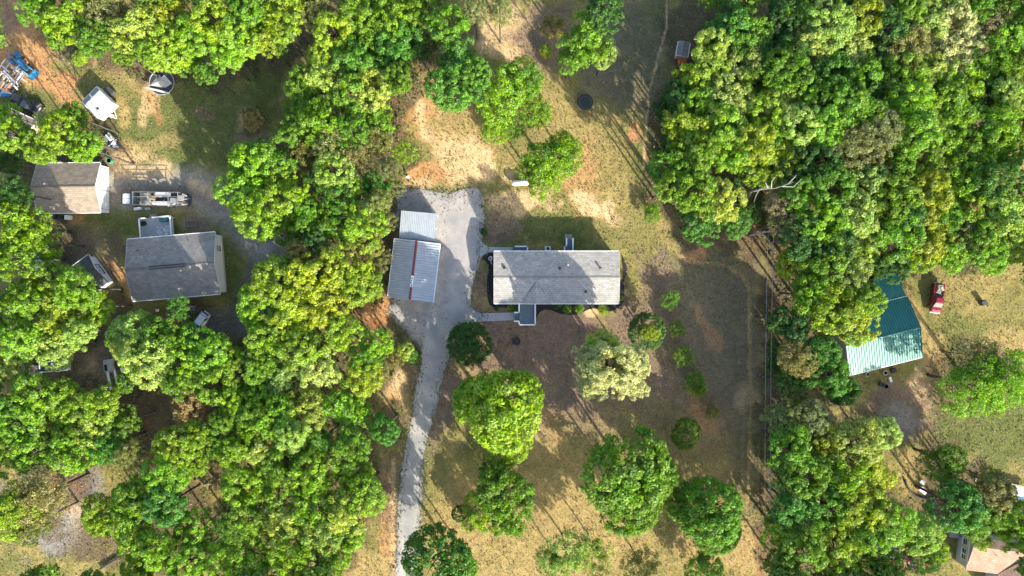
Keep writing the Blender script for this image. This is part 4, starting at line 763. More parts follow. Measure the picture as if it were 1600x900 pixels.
def hatch(name, label, px, py, rz, paint, L=4.4, W=1.85):
    p = at(px, py, 1.0); t = thing(name, label, 'car', (p.x, p.y, 0), rz); h = W/2; f = L/2
    MB().loft([(-f, h-.2, h-.28, .45, .85), (-f+.25, h-.05, h-.1, .32, .98), (-.6, h, h-.05, .28, 1.0), (.9, h, h-.05, .28, .98), (f-.35, h-.06, h-.16, .3, .86), (f-.08, h-.2, h-.3, .36, .74), (f, h-.35, h-.42, .42, .66)]).build('body', paint, t, smooth=False)
    MB().loft([(-f+.35, h-.18, h-.38, .95, 1.3), (-f+.75, h-.14, h-.32, .95, 1.46), (0, h-.12, h-.28, .95, 1.52), (.35, h-.12, h-.30, .95, 1.46)]).build('cabin', paint, t)
    def pane(nm, a, b_, c, d): MB().add([a, b_, c, d]+[(v[0], v[1], v[2]-.02) for v in (a, b_, c, d)], [(0, 1, 2, 3), (7, 6, 5, 4), (0, 4, 5, 1), (1, 5, 6, 2), (2, 6, 7, 3), (3, 7, 4, 0)]).build(nm, mat('tinted_glass', (.02, .06, .10), .1), t)
    pane('windshield', (1.15, -h+.16, 1.0), (1.15, h-.16, 1.0), (.3, h-.32, 1.5), (.3, -h+.32, 1.5)); pane('rear_window', (-f+.12, h-.25, 1.0), (-f+.12, -h+.25, 1.0), (-f+.7, -h+.36, 1.47), (-f+.7, h-.36, 1.47))
    for sy in (-1, 1):
        pane('side_window', (-f+.6, sy*(h-.115), 1.03), (.9, sy*(h-.11), 1.03), (.3, sy*(h-.27), 1.42), (-f+.9, sy*(h-.29), 1.40)); MB().box((.95, sy*(h+.08), 1.02), (.14, .2, .14)).build('mirror', paint, t)
        MB().box((f-.2, sy*(h-.28), .68), (.25, .25, .12)).build('headlight', mat('lamp_lens', (.7, .7, .7), .2), t); MB().box((-f+.03, sy*(h-.3), .85), (.08, .22, .2)).build('tail_light', REDPAINT, t)
    for x in (-f+.8, f-.85):
        for sy in (-1, 1): wheel(t, x, sy*(h-.13), .32, .22)
    return t
hatch('parked_car', 'white hatchback with blue windshield parked below the dark grey roofed house', 311, 504, math.radians(235), CARWHITE)
hatch('parked_car', 'pink-red car with sunlit roof half hidden under lower right trees', 1418, 881, math.radians(-22), mat('pink_red_paint', (.60, .16, .19), .3, spec=.7), 4.6)
q = at(1398, 868.5, .4); k = thing('garden_cart', 'small magenta cart left of the pink-red car', 'cart', (q.x, q.y, 0), -.3); MB().box((0, 0, .5), (1.5, .8, .4), 0, 1.1).build('tub', mat('magenta_plastic', (.55, .05, .16), .4), k)
for sx in (-.5, .5):
    for sy in (-.42, .42): wheel(k, sx, sy, .18, .1)
# --- long equipment truck
q = at(245, 312, 1.2); et = thing('equipment_truck', 'long work truck loaded with racks and white boxes on the gravel lane', 'truck', (q.x, q.y, 0), math.radians(-.5))
MB().box((0, 0, .8), (11.0, 2.2, .22)).build('chassis', DARKSTEEL, et)
c1 = MB().loft([(-5.9, .95, .8, .5, 1.2), (-5.6, 1.1, 1.0, .5, 2.0), (-5.2, 1.1, .95, .5, 2.25), (-4.0, 1.1, .95, .5, 2.3), (-3.9, 1.1, .95, .5, 2.2)]).build('cab', mat('dull_dark_paint', (.10, .12, .14), .4), et)
for sy in (-.45, .45): MB().box((-4.7, sy, 2.30), (1.15, .8, .06)).build('roof_panel', CARWHITE, c1)
MB().box((-5.72, 0, 1.75), (.05, 1.8, .55), 0, tilt=('Y', .3)).build('windshield', GLASS, et)
MB().box((-1.9, .1, 1.15), (1.9, 1.9, .5)).build('dump_body', mat('tan_paint', (.36, .31, .22), .6, var=.3), et); MB().box((-1.9, .1, 1.405), (1.5, 1.5, .03)).build('dump_floor', mat('dull_grey', (.20, .18, .15), .8, var=.3), et)
for i, (x, y, z, w_, d_, h_, m) in enumerate(((1.5, .85, 2.05, 2.4, .6, .5, WHITE), (1.3, -.7, 1.6, 2.3, .6, .55, WHITE), (.1, -.6, 1.5, 1.2, .55, .5, CARWHITE), (3.0, -.2, 1.4, .8, .9, .8, STEEL), (-.4, .3, 1.3, .7, .7, .7, RUST), (4.2, .3, 1.2, .9, 1.0, .6, OLDWOOD), (2.2, .1, 1.25, 1.3, .7, .6, BLACK))):
    MB().box((x, y, z), (w_, d_, h_), 0, .97).build('tool_box', mat('dusty_white', (.52, .52, .51), .6, var=.15) if m in (WHITE, CARWHITE) else m, et)
for x in (-3.3, -.75, 2.75, 4.4):
    for sy in (-1, 1): MB().box((x, sy*1.08, 1.75), (.09, .09, 2.0)).build('rack_post', DARKSTEEL, et)
    MB().box((x, 0, 2.78), (.09, 2.25, .09)).build('rack_crossbar', STEEL, et)
for y in (-1.1, 1.1, .3): MB().box((.7, y, 2.87), (8.2, .07, .07)).build('rack_rail', STEEL, et)
for y in (-.75, -.5):   # ladder on the rack
    MB().box((1.4, y, 2.95), (5.0, .06, .09)).build('ladder_rail', STEEL, et)
mb = MB()
for kx in range(16): mb.box((-1.0+.31*kx, -.625, 2.95), (.04, .22, .04))
mb.build('ladder_rungs', STEEL, et)
MB().tube([(4.4, -.3, 2.2), (5.0, 0, 2.0), (5.7, .2, 1.3)], .08, 6).build('boom', STEEL, et)
MB().box((5.3, 0, .7), (.9, 1.5, .12)).build('step', DARKSTEEL, et)
for x in (-4.7, 2.2, 3.2):
    for sy in (-1, 1): wheel(et, x, sy*1.0, .48, .3)
mb = MB()
for kx in range(26): 
    x = R.uniform(-3.2, 5.2); mb.box((x, R.uniform(-.95, .95), R.uniform(1.0, 1.7)), (R.uniform(.1, 1.4), R.uniform(.06, .25), R.uniform(.06, .3)), R.uniform(-.5, .5))
mb.build('loose_gear', mat('mixed_scrap', (.40, .38, .34), .6, .2, var=.5, scale=2), et, kind='stuff')
for px, w_, m in ((215, 1.3, CARWHITE), (231, 1.0, STEEL)):
    q = at(px, 326, .3); MB().box((0, 0, .25), (w_, .45, .5), .1, .9).build('storage_tub', m, loc=(q.x, q.y, 0), label=('white storage tub on the ground below the cab of the long equipment truck' if px == 215 else 'grey storage tub below the middle of the long equipment truck'), cat='tub')
# --- camper
q = at(151.5, 159.5, 2.2); ca = thing('camper_trailer', 'white camper trailer with a sloping shaded end, parked on the upper left lawn', 'camper', (q.x, q.y, 0), math.radians(-45))
CL, CW = 4.3, 3.7
MB().add([(-CL/2, -CW/2, .5), (CL/2, -CW/2, .5), (CL/2, CW/2, .5), (-CL/2, CW/2, .5), (-CL/2, -CW/2, 1.95), (-CL/2, CW/2, 1.95), (-CL/2+1.3, -CW/2, 2.5), (-CL/2+1.3, CW/2, 2.5), (CL/2-.15, -CW/2, 2.5), (CL/2-.15, CW/2, 2.5), (CL/2, -CW/2, 2.2), (CL/2, CW/2, 2.2)],
         [(3, 2, 1, 0), (0, 1, 10, 8, 6, 4), (2, 3, 5, 7, 9, 11), (0, 4, 5, 3), (4, 6, 7, 5), (6, 8, 9, 7), (8, 10, 11, 9), (10, 1, 2, 11)]).build('body', mat('camper_white', (.80, .80, .78), .45, var=.06, scale=1.2), ca)
sl_ = MB(); nrm = Vector((-.55, 0, 1.3)).normalized()
for yy in (-.95, .95):
    c0 = Vector((-CL/2+.65, yy, 2.225))+nrm*.02; MB().box(c0, (1.1, 1.6, .03), 0, tilt=('Y', -math.atan2(.55, 1.3))).build('window', mat('shade_grey_acrylic', (.16, .175, .185), .4), ca)  # panes kept dark grey to carry the shade of the sloping end
MB().box((.6, .1, 2.512), (2.9, .06, .03)).build('roof_seam', STEEL, ca); MB().box((-CL/2+1.2, 0, 2.512), (.07, CW, .03)).build('roof_seam', STEEL, ca)
MB().box((1.1, -.6, 2.56), (.4, .4, .14), 0, .8).build('roof_vent', BLACK, ca); MB().box((.1, .9, 2.54), (.5, .5, .08), 0, .8).build('roof_vent', WHITE, ca)
MB().box((.2, CW/2+.02, 1.4), (.7, .04, 1.7)).build('door', WHITE, ca)
for sy in (-1, 1): wheel(ca, .1, sy*(CW/2+.05), .34, .2)
for sy in (-1, 1): MB().tube([(CL/2, sy*.7, .5), (CL/2+1.3, 0, .5)], .06, 6).build('tongue', WHITE, ca)
MB().cyl((CL/2+.5, -.1, .5), .2, .5, 12).build('gas_bottle', WHITE, ca); 
q = at(171, 141.5, .6); MB().box((0, 0, .35), (1.6, 1.1, .7), -.75, .9).build('storage_box', DARKSTEEL, loc=(q.x, q.y, 0), label='dark box standing upper right of the white camper', cat='box')
q = at(158, 184.5, .3); o = thing('spare_wheel', 'black and white spare wheel lying at the lower corner of the camper', 'wheel', (q.x, q.y, 0)); MB().ring((0, 0, .15), .28, .13).build('tyre', RUBBER, o); MB().cyl((0, 0, .05), .2, .14, 12).build('rim', WHITE, o)
# --- tractor
q = at(32, 98, 1.0); tc = thing('blue_tractor', 'bright blue tractor with loader arms at the upper left among lumber', 'tractor', (q.x, q.y, 0), math.radians(-45))
MB().loft([(-.3, .4, .35, .7, 1.5), (1.4, .38, .33, .7, 1.45), (1.7, .3, .26, .75, 1.3)]).build('hood', BLUE, tc); MB().box((-1.0, 0, .95), (1.3, .9, .5)).build('chassis', BLUE, tc)
for sy in (-1, 1):
    wheel(tc, -1.1, sy*.85, .7, .42); wheel(tc, 1.2, sy*.75, .42, .28)
    MB().box((-1.1, sy*.85, 1.45), (1.2, .5, .08), 0, .9).build('fender', BLUE, tc); MB().tube([(-.3, sy*.55, 1.3), (1.6, sy*.58, 1.6), (2.5, sy*.58, .7)], .09, 6).build('loader_arm', BLUE, tc)
MB().add([(2.5, -.95, .2), (2.5, .95, .2), (2.55, .95, 1.0), (2.55, -.95, 1.0), (3.1, -.95, .15), (3.1, .95, .15)], [(0, 1, 2, 3), (0, 4, 5, 1), (0, 3, 4), (1, 5, 2)]).build('bucket', BLUE, tc)
MB().box((-1.2, 0, 1.3), (.5, .5, .15)).build('seat', BLACK, tc); MB().tube([(-1.45, 0, 1.3), (-1.55, 0, 1.75)], .2, 8).build('backrest', BLACK, tc); MB().ring((-.5, 0, 1.65), .18, .025, 14, 5).build('steering_wheel', BLACK, tc)
for sy in (-1, 1): MB().box((-1.55, sy*.5, 1.7), (.07, .07, 1.4)).build('roll_bar', BLUE, tc)
MB().box((-1.55, 0, 2.42), (.09, 1.1, .07)).build('roll_bar', BLUE, tc)
# --- lumber and frames beside the tractor, each one separate
LBL = ['nearest the tractor', 'crossing over the pile', 'beside the camper side', 'at the left photo edge', 'lowest in the pile', 'lying topmost']
pile = thing('lumber_pile', 'jumbled pile of raw lumber and white frames below the blue tractor at the left edge', 'lumber', (at(18, 122).x, at(18, 122).y, 0))
for k in range(46):
    a = math.radians(R.choice([48, 52, 45, -40, -36, 60]) + R.uniform(-8, 8)); L_ = R.uniform(1.2, 3.4); x = R.uniform(-2.1, 2.2); y = R.uniform(-2.6, 2.4)
    MB().box((x, y, .1+.03*k*.6), (L_, R.uniform(.09, .24), .07), a, tilt=('Y', R.uniform(-.08, .08))).build('board', R.choice([WOOD, WOOD, OLDWOOD, WHITE, RUST, STEEL]), pile)
q = at(8, 146, .5); MB().loft([(-1.2, .4, .3, .1, .5), (0, .6, .5, .1, .8), (1.2, .3, .2, .1, .4)]).build('blue_barrel_tarp', BLUE, loc=(q.x, q.y, 0), label='blue tarp lump at the left edge below the lumber pile', cat='tarp')
def atv(label, px, py, rz, m, s=1.0):
    p = at(px, py, .5); t = thing('ride_on_mower', label, 'mower', (p.x, p.y, 0), rz); t.scale = (s, s, s)
    MB().loft([(-.9, .35, .3, .35, .7), (-.2, .4, .35, .35, .75), (.2, .38, .3, .35, .95), (.95, .3, .25, .35, .9)]).build('body', m, t); MB().box((-.35, 0, .85), (.45, .5, .12)).build('seat', BLACK, t); MB().box((-.58, 0, 1.05), (.1, .48, .4)).build('backrest', BLACK, t)
    MB().box((.05, 0, .28), (1.1, 1.25, .18), 0, .92).build('deck', m, t); MB().ring((.15, 0, 1.08), .18, .02, 12, 5).build('steering_wheel', BLACK, t)
    for x, r_ in ((-.65, .28), (.75, .2)):
        for sy in (-1, 1): wheel(t, x, sy*.48, r_, .2)
    return t
atv('black ride-on mower between the lumber pile and the brown outbuilding', 58, 168, .6, BLACK, 1.2); 
pickup('dark_pickup', 'dark old pickup parked above the brown outbuilding at upper left', 38, 162, math.radians(-27), mat('near_black_paint', (.03, .035, .04), .35), 4.8, 1.8)
# --- utility trailer with tanks
q = at(175, 221, .6); ut = thing('utility_trailer', 'small trailer carrying white cylinders at the right edge of the bright tree', 'trailer', (q.x, q.y, 0), math.radians(-48))
MB().box((0, 0, .5), (2.9, 1.7, .12)).build('bed', DARKSTEEL, ut)
for y in (-.5, .05, .55): MB().tube([(-1.35, y, .82), (-.2+.5*y, y, .82)], .22, 12).build('cylinder', mat('dirty_white', (.62, .60, .60), .5, var=.2), ut)
for k in range(6): MB().box((.3+.2*k, R.uniform(-.3, .3), .75+.05*k), (.15, 1.5, .1), R.uniform(-.6, .6)).build('bar', R.choice([STEEL, RUST, WHITE]), ut)
for sy in (-1, 1): wheel(ut, 0, sy*.95, .3, .18); MB().tube([(1.4, sy*.5, .5), (2.4, 0, .45)], .05, 6).build('tongue', DARKSTEEL, ut)
# --- boats, carts under the left trees
def boat(label, px, py, rz, L, W, hull, inner, cabin=None):
    p = at(px, py, .8); t = thing('boat', label, 'boat', (p.x, p.y, 0), rz); n = 14; out = []
    for k in range(n+1):
        u = k/n; x = -L/2+L*u; w = W/2*(1 if u < .55 else math.sqrt(max(0, 1-((u-.55)/.45)**2))); out.append((x, max(w, .02)))
    V = []; F = []
    for x, w in out: V += [(x, -w*.6, .35), (x, -w, .95), (x, -w+.08 if w > .1 else -w*.5, .95), (x, -w*.55, .5), (x, w*.55, .5), (x, w-.08 if w > .1 else w*.5, .95), (x, w, .95), (x, w*.6, .35)]
    for k in range(n):
        for j in range(8): F.append((k*8+j, (k+1)*8+j, (k+1)*8+(j+1) % 8, k*8+(j+1) % 8))
    F += [tuple(range(8)), tuple(n*8+j for j in range(7, -1, -1))]; MB().add(V, F).build('hull', hull, t)
    for x in (-L*.25, 0, L*.15): MB().box((x, 0, .75), (.3, W*.8, .05)).build('seat', inner, t)
    MB().box((-L/2-.15, 0, .9), (.35, .35, .7)).build('outboard_motor', BLACK, t)
    if cabin: MB().loft([(-L*.15, W*.38, W*.3, .8, 1.5), (L*.12, W*.38, W*.3, .8, 1.5), (L*.3, W*.25, W*.15, .8, 1.0)]).build('cabin', cabin, t); MB().box((-L*.02, 0, 1.52), (L*.2, W*.4, .04)).build('hatch', GLASS, t)
    for sy in (-1, 1): wheel(t, -.3, sy*W*.4, .28, .16)
    return t
boat('white boat with dark hatch, mostly under the crown at far left beside bare brown ground', 59, 412, math.radians(-53), 4.6, 1.9, WHITE, OLDWOOD, WHITE)
boat('open boat holding brown junk left of the white pickup', 46, 577, math.radians(175), 3.6, 1.5, STEEL, RUST)
q = at(83, 414, .6); js = thing('jet_ski', 'small white jet ski between the white boat and the six-pane shed', 'jet ski', (q.x, q.y, 0), math.radians(-60))
MB().loft([(-1.0, .35, .3, .2, .6), (0, .5, .35, .2, .8), (.8, .3, .15, .25, .75), (1.2, .06, .04, .4, .6)]).build('hull', WHITE, js); MB().box((-.35, 0, .85), (.9, .35, .16)).build('seat', BLACK, js); MB().tube([(.2, -.4, 1.0), (.2, .4, 1.0)], .03, 6).build('handlebar', BLACK, js)
# --- stacks of pale boards and trailers in the left woods
def boards(label, px, py, rz, n, L_, gap, m):
    p = at(px, py, .6); t = thing('board_rack', label, 'rack', (p.x, p.y, 0), rz)
    for k in range(n): MB().box((R.uniform(-.1, .1), (k-(n-1)/2)*gap, .62+.02*k), (L_, .42, .1)).build('board', m, t)
    for x in (-L_*.35, L_*.35): MB().box((x, 0, .3), (.12, gap*n, .5)).build('trestle', OLDWOOD, t)
boards('rack of three silver-grey boards at the top edge of the left tree mass', 191, 508, math.radians(82), 3, 2.6, .85, mat('silver_board', (.55, .57, .60), .5))
boards('rack of long white boards sunk under trees below the clearing with the white pickup', 182, 592, math.radians(-78), 3, 3.6, 1.3, WHITE)
q = at(171, 571, .8); kt = thing('cargo_trailer', 'small pale cargo trailer with dark window at the right of the left clearing', 'trailer', (q.x, q.y, 0), math.radians(-85)); MB().box((0, 0, .9), (2.2, 1.3, 1.2), 0, .95).build('box_body', GREYSIDE, kt); MB().box((.3, -.25, 1.515), (1.1, .5, .04)).build('window', GLASS, kt)
for sy in (-1, 1): wheel(kt, 0, sy*.72, .28, .16)
q = at(1546, 383, 1.2); kt = thing('white_trailer', 'long white trailer roof glimpsed through the right woods', 'trailer', (q.x, q.y, 0), .12); MB().box((0, 0, 1.4), (2.6, 1.2, 1.6), 0, .96).build('box_body', WHITE, kt)
for sy in (-1, 1): wheel(kt, 0, sy*.66, .3, .16)
q = at(1593, 768, 1.0); kt = thing('flat_trailer', 'white and blue trailer at the right edge above the pinkish roof', 'trailer', (q.x, q.y, 0), -.2); MB().box((0, 0, .8), (3.0, 1.6, .4)).build('bed', CARWHITE, kt); MB().box((.6, -.9, .7), (1.2, .9, .5)).build('locker', BLUE, kt); MB().box((0, .9, .8), (3.2, .3, .3)).build('beam', WOOD, kt)
for sy in (-1, 1): wheel(kt, 0, sy*.85, .3, .16)

# ------------------------------------------------------------------ yard things
q = at(252.5, 128.7, .9); tr = thing('trampoline', 'large round trampoline under a folded grey tarp on the upper left lawn', 'trampoline', (q.x, q.y, 0))
MB().ring((0, 0, .9), 2.15, .09, 36).build('frame', STEEL, tr); MB().cyl((0, 0, .86), 2.08, .03, 36).build('mat', mat('trampoline_mat', (.035, .038, .042), .8, var=.3), tr)
for k in range(6):
    a = k*math.pi/3; MB().tube([(2.15*math.cos(a), 2.15*math.sin(a), 0), (2.15*math.cos(a), 2.15*math.sin(a), .9)], .04, 6).build('leg', STEEL, tr)
tp = thing('folded_tarp', 'grey folded tarp lying across the large round trampoline', 'tarp', (q.x, q.y, 0))
MB().add([(-2.1, -.55, .93), (-.4, 1.35, 1.0), (.15, .8, 1.25), (.5, 1.3, 1.0), (1.9, -.2, .95), (.7, -.95, 1.0), (-.2, .1, 1.3), (-2.1, -.55, .92), (-.4, 1.35, .95), (.15, .8, 1.0), (.5, 1.3, .95), (1.9, -.2, .92), (.7, -.95, .93)],
    [(0, 6, 1), (1, 6, 2), (2, 6, 3), (3, 6, 4), (4, 6, 5), (5, 6, 0)]).build('tarp', TARP, tp)
pl_ = at(246, 141, 1.0); rp = thing('rolled_cover', 'long pale rolled cover lying on the lower rim of the round trampoline', 'cover', (pl_.x, pl_.y, 0), math.radians(-14)); MB().tube([(-2.0, 0, .98), (0, .02, 1.0), (2.1, 0, .98)], [.16, .2, .16], 8).build('roll', mat('cream_vinyl', (.62, .60, .52), .7), rp)
q = at(914.5, 159.5, .5); rt = thing('ring_trampoline', 'small round black trampoline on the grass strip of the back yard', 'trampoline', (q.x, q.y, 0))
MB().ring((0, 0, .5), 1.28, .10, 32).build('frame', BLACK, rt); MB().cyl((0, 0, .45), 1.2, .03, 32).build('mat', mat('dark_mesh', (.022, .03, .024), .7, var=.5, scale=4), rt)
mb = MB()
for k in range(24): a = k*math.pi/12; mb.box((1.08*math.cos(a), 1.08*math.sin(a), .5), (.26, .03, .03), a)
mb.build('springs', STEEL, rt)
for k in range(4): a = .4+k*math.pi/2; MB().tube([(1.28*math.cos(a), 1.28*math.sin(a), 0), (1.28*math.cos(a), 1.28*math.sin(a), .5)], .04, 6).build('leg', BLACK, rt)
q = at(813, 286, .8); pt = thing('propane_tank', 'white propane tank lying at the lower edge of a thin yard tree', 'tank', (q.x, q.y, 0), math.radians(3))
MB().tube([(-1.5, 0, .85), (-1.42, 0, .85), (-1.2, 0, .85), (1.2, 0, .85), (1.42, 0, .85), (1.5, 0, .85)], [.08, .32, .48, .48, .32, .08], 20).build('vessel', WHITE, pt, smooth=True); MB().cyl((0, 0, 1.3), .16, .2, 14, .14).build('valve_dome', WHITE, pt)
for x in (-.8, .8): MB().box((x, 0, .2), (.14, .7, .5)).build('saddle', CONCRETE, pt)
q = at(807, 533); fp = thing('fire_pit', 'round black fire pit on brown leaf litter below the front porch', 'fire pit', (q.x, q.y, 0)); MB().ring((0, 0, .12), .66, .09, 10, 5).build('rim', BLACK, fp); MB().cyl((0, 0, .0), .64, .06, 10).build('ash_bed', BLACK, fp)
for k in range(5): MB().tube([(R.uniform(-.4, .4), R.uniform(-.4, .4), .1), (R.uniform(-.4, .4), R.uniform(-.4, .4), .14)], .045, 6).build('charred_stick', DARKSTEEL, fp)
# utility pole, lamp and wires
PB = at(1172, 368); up = thing('utility_pole', 'tall wooden utility pole with a lamp at the edge of the right woods', 'pole', (PB.x, PB.y, 0)); PH = 8.6
MB().tube([(0, 0, -.3), (0, 0, PH)], [.16, .11], 12).build('pole', mat('pole_wood', (.42, .42, .43), .8), up); MB().tube([(0, 0, PH-.3), (.8, .1, PH+.05), (1.2, .1, PH)], .04, 6).build('lamp_arm', STEEL, up)
la = MB().cyl((1.3, .1, PH-.25), .24, .28, 14, .14).build('lamp', CARWHITE, up); MB().cyl((1.3, .1, PH-.33), .2, .08, 14).build('lens', GLASS, la)
MB().cyl((-.3, 0, PH-1.5), .2, .7, 12).build('transformer', GREYSIDE, up)
P2 = at(1190, 1010, 0); u2 = thing('utility_pole', 'far utility pole below the photo that carries the yard wires', 'pole', (P2.x-2, P2.y, 0)); MB().tube([(0, 0, -.3), (0, 0, PH)], [.16, .11], 12).build('pole', mat('pole_wood', (.42, .42, .43)), u2)
for dx, lb in ((.9, 'right hand overhead wire running down the yard from the utility pole'), (.0, 'left hand overhead wire running down the yard from the utility pole')):
    a = Vector((PB.x+dx, PB.y, PH-.1)); b = Vector((P2.x-2+dx, P2.y, PH-.1)); pts = []
    for k in range(25): u = k/24; v = a.lerp(b, u); v.z -= 1.4*4*u*(1-u); pts.append(v-a)
    MB().tube(pts, .028, 5).build('overhead_wire', mat('wire_grey', (.42, .42, .44), .5), loc=a, label=lb, cat='wire')
# bare dead tree
q = at(1150, 322, 0); dt = thing('dead_tree', 'bare grey dead tree leaning out of a gap in the right woods', 'tree', (q.x, q.y, 0)); mb = MB()
def wp(px, py, z): v = at(px, py, z); return (v.x-q.x, v.y-q.y, z)
mb.tube([(0, 0, -.2), wp(1155, 318, 4), wp(1166, 312, 8), wp(1174, 299, 11.5), wp(1190, 295, 14)], [.34, .30, .27, .22, .17], 8); mb.build('trunk', DEADBARK, dt)
for pts in ([(1190, 295, 14), (1212, 294, 16), (1240, 284, 17.5)], [(1186, 296, 13.6), (1181, 306, 14.2), (1178, 316, 14.5)], [(1205, 294, 15.4), (1206, 283, 16.2), (1212, 276, 17)], [(1222, 291, 16.6), (1240, 292, 17), (1252, 280, 17.5)], [(1200, 294, 15), (1196, 285, 15.6)], [(1232, 287, 17), (1244, 274, 17.8)]):
    MB().tube([wp(*p_) for p_ in pts], [.11]+[.06]*(len(pts)-2)+[.03], 6).build('branch', DEADBARK, dt)
for px, py, z, a_, L_, lb in ((1408, 350, 14, .8, 3.5, 'thin dark bare limb lying over the right woods above the barn'), (362, 664, 11, .3, 2.6, 'white twiggy dead limb among the lower left crowns')):
    q2 = at(px, py, z); t = thing('bare_limb', lb, 'branch', (q2.x, q2.y, z)); m_ = DEADBARK
    MB().tube([(-L_/2, 0, 0), (0, .2, .3), (L_/2, 0, .6)], [.1, .07, .02], 6).build('limb', m_, t); 
    for s_ in (-1, 1, -.5, .6): MB().tube([(s_*.4, .15, .3), (s_*.4+.7, s_*1.0, .8)], [.05, .015], 5).build('twig', m_, t)
    t.rotation_euler.z = a_
# fallen logs
for n_, (px, py, a_, L_) in enumerate(((556, 488, -60, 3.0), (562, 490, -63, 2.8), (566, 496, -58, 2.6))):
    q = at(px, py, .2); MB().tube([(-L_/2, 0, .18), (0, .04, .2), (L_/2, 0, .17)], [.19, .17, .14], 9).build('log', RUST, loc=(q.x, q.y, 0), label='brown log on red clay left of the garage, %s of three' % ('leftmost', 'middle', 'rightmost')[n_], cat='log', group='logs on the red clay').rotation_euler.z = math.radians(a_)
q = at(180, 875, .3); MB().tube([(-3.1, 0, .25), (3.1, 0, .3)], [.22, .15], 9).build('fallen_trunk', mat('dark_bark', (.05, .045, .04), .9), loc=(q.x, q.y, 0), label='dark fallen trunk on the ground near the lower left corner', cat='log').rotation_euler.z = math.radians(31)
# post by the barn
q = at(1456, 563, 1.0); sw_ = thing('clothesline_post', 'dark L-shaped timber post right of the teal barn', 'post', (q.x, q.y, 0), math.radians(-105)); MB().tube([(-1.2, 0, .9), (1.2, 0, .9)], .08, 6).build('beam', DARKSTEEL, sw_); MB().tube([(-1.2, 0, .9), (-1.1, .9, .9)], .08, 6).build('arm', DARKSTEEL, sw_)
for x in (-1.2, 1.2): MB().tube([(x, 0, 0), (x, 0, .9)], .08, 6).build('leg', DARKSTEEL, sw_)
def bucket(name, label, px, py, m, r=.3, h=.5, cat='bucket'):
    p = at(px, py, h); t = thing(name, label, cat, (p.x, p.y, 0)); MB().tube([(0, 0, 0), (0, 0, h), (0, 0, h), (0, 0, .08)], [r*.8, r, r*.9, r*.72], 14).build('shell', m, t); MB().ring((0, 0, h), r, .03, 16, 5).build('rim', m, t); return t
bucket('green_bin', 'round green bin at the upper right corner of the workshop', 170, 250.7, GREENP, .42, .9, 'bin')
bucket('white_bucket', 'white bucket at the lower eave of the barn near its middle', 1384, 582.7, WHITE, .36, .5)
bucket('white_bucket', 'pale bucket at the lower left corner of the barn', 1356, 585, WHITE, .3, .4)
bucket('white_bucket', 'white bucket right of the curved dark wall in the lower right', 1476, 758.7, WHITE, .3, .5)
bucket('blue_barrel', 'blue barrel on brown ground below the barn', 1385, 604, mat('blue_drum', (.05, .12, .22), .5), .38, .8, 'barrel')
bucket('blue_barrel', 'blue-grey barrel beside the tree under the curved wall', 1460, 789.5, mat('blue_drum', (.05, .12, .22)), .38, .8, 'barrel')
def crate(label, px, py, m, sz, rz=0, name='storage_box', cat='box'):
    p = at(px, py, sz[2]/2); t = thing(name, label, cat, (p.x, p.y, 0), rz); MB().box((0, 0, sz[2]/2), sz, 0, .95).build('box_body', m, t); MB().box((0, 0, sz[2]+.02), (sz[0]*1.02, sz[1]*1.02, .06)).build('lid', m, t)
crate('black box standing at the lower eave of the barn', 1395.7, 578.5, BLACK, (.8, .7, .6), .4); crate('pale box on the dirt just below the barn', 1391, 593, WHITE, (.4, .9, .25), .3)
crate('dark box beside the blue barrel below the barn', 1376, 600, BLACK, (.5, .6, .5), .2)
crate('white box below the lower wall of the workshop', 107, 340, WHITE, (.85, .75, .8), 0); crate('black box below the workshop, next to the white one', 95, 340, BLACK, (.8, .6, .6), .1); crate('black box below the workshop, farther from the white one', 86, 338.5, BLACK, (.7, .6, .7), .2)
crate('white box above its larger neighbour, left of the lower right garden', 1441, 753, WHITE, (.8, .6, .4), -.6); crate('larger white box inside the curved dark wall', 1441.5, 766, WHITE, (1.3, .8, .5), -.7)
crate('tan block on the grass above the lower right trees', 1526.7, 750, WOOD, (1.0, .6, .5), 0); crate('white box under the thin tree below the dark grey roofed house', 246, 485, WHITE, (.4, .4, .4), 0)
crate('dark charcoal grill box on the right lawn above the worn grass', 1536, 473, DARKSTEEL, (.9, .7, .9), .5, 'charcoal_grill', 'grill'); crate('white lump on straw ground near the top left of the drive', 637, 277, WHITE, (.6, .4, .3), .5)
mb = MB(); pts = [at(a_, b_) for a_, b_ in ((1414, 749), (1416, 757), (1421, 766), (1429, 774), (1438, 778), (1450, 781))]; o0 = pts[0]
MB().tube([p_-o0+Vector((0, 0, .15)) for p_ in pts], .17, 6).build('garden_wall', mat('dark_block', (.06, .055, .05), .9), loc=o0, label='low curved dark garden wall left of the white boxes', cat='wall')
q = at(766, 404, .3); ho = thing('hose_coil', 'pale coiled garden hose on black mulch at the left end of the ranch house', 'hose', (q.x, q.y, 0)); MB().ring((0, 0, .1), .3, .05, 20, 5).build('coil', WHITE, ho); MB().ring((.1, .12, .18), .24, .05, 20, 5).build('coil', WHITE, ho); MB().tube([(.2, -.3, .08), (.1, -.7, .08), (.3, -1.0, .08)], .05, 5).build('hose_end', WHITE, ho)
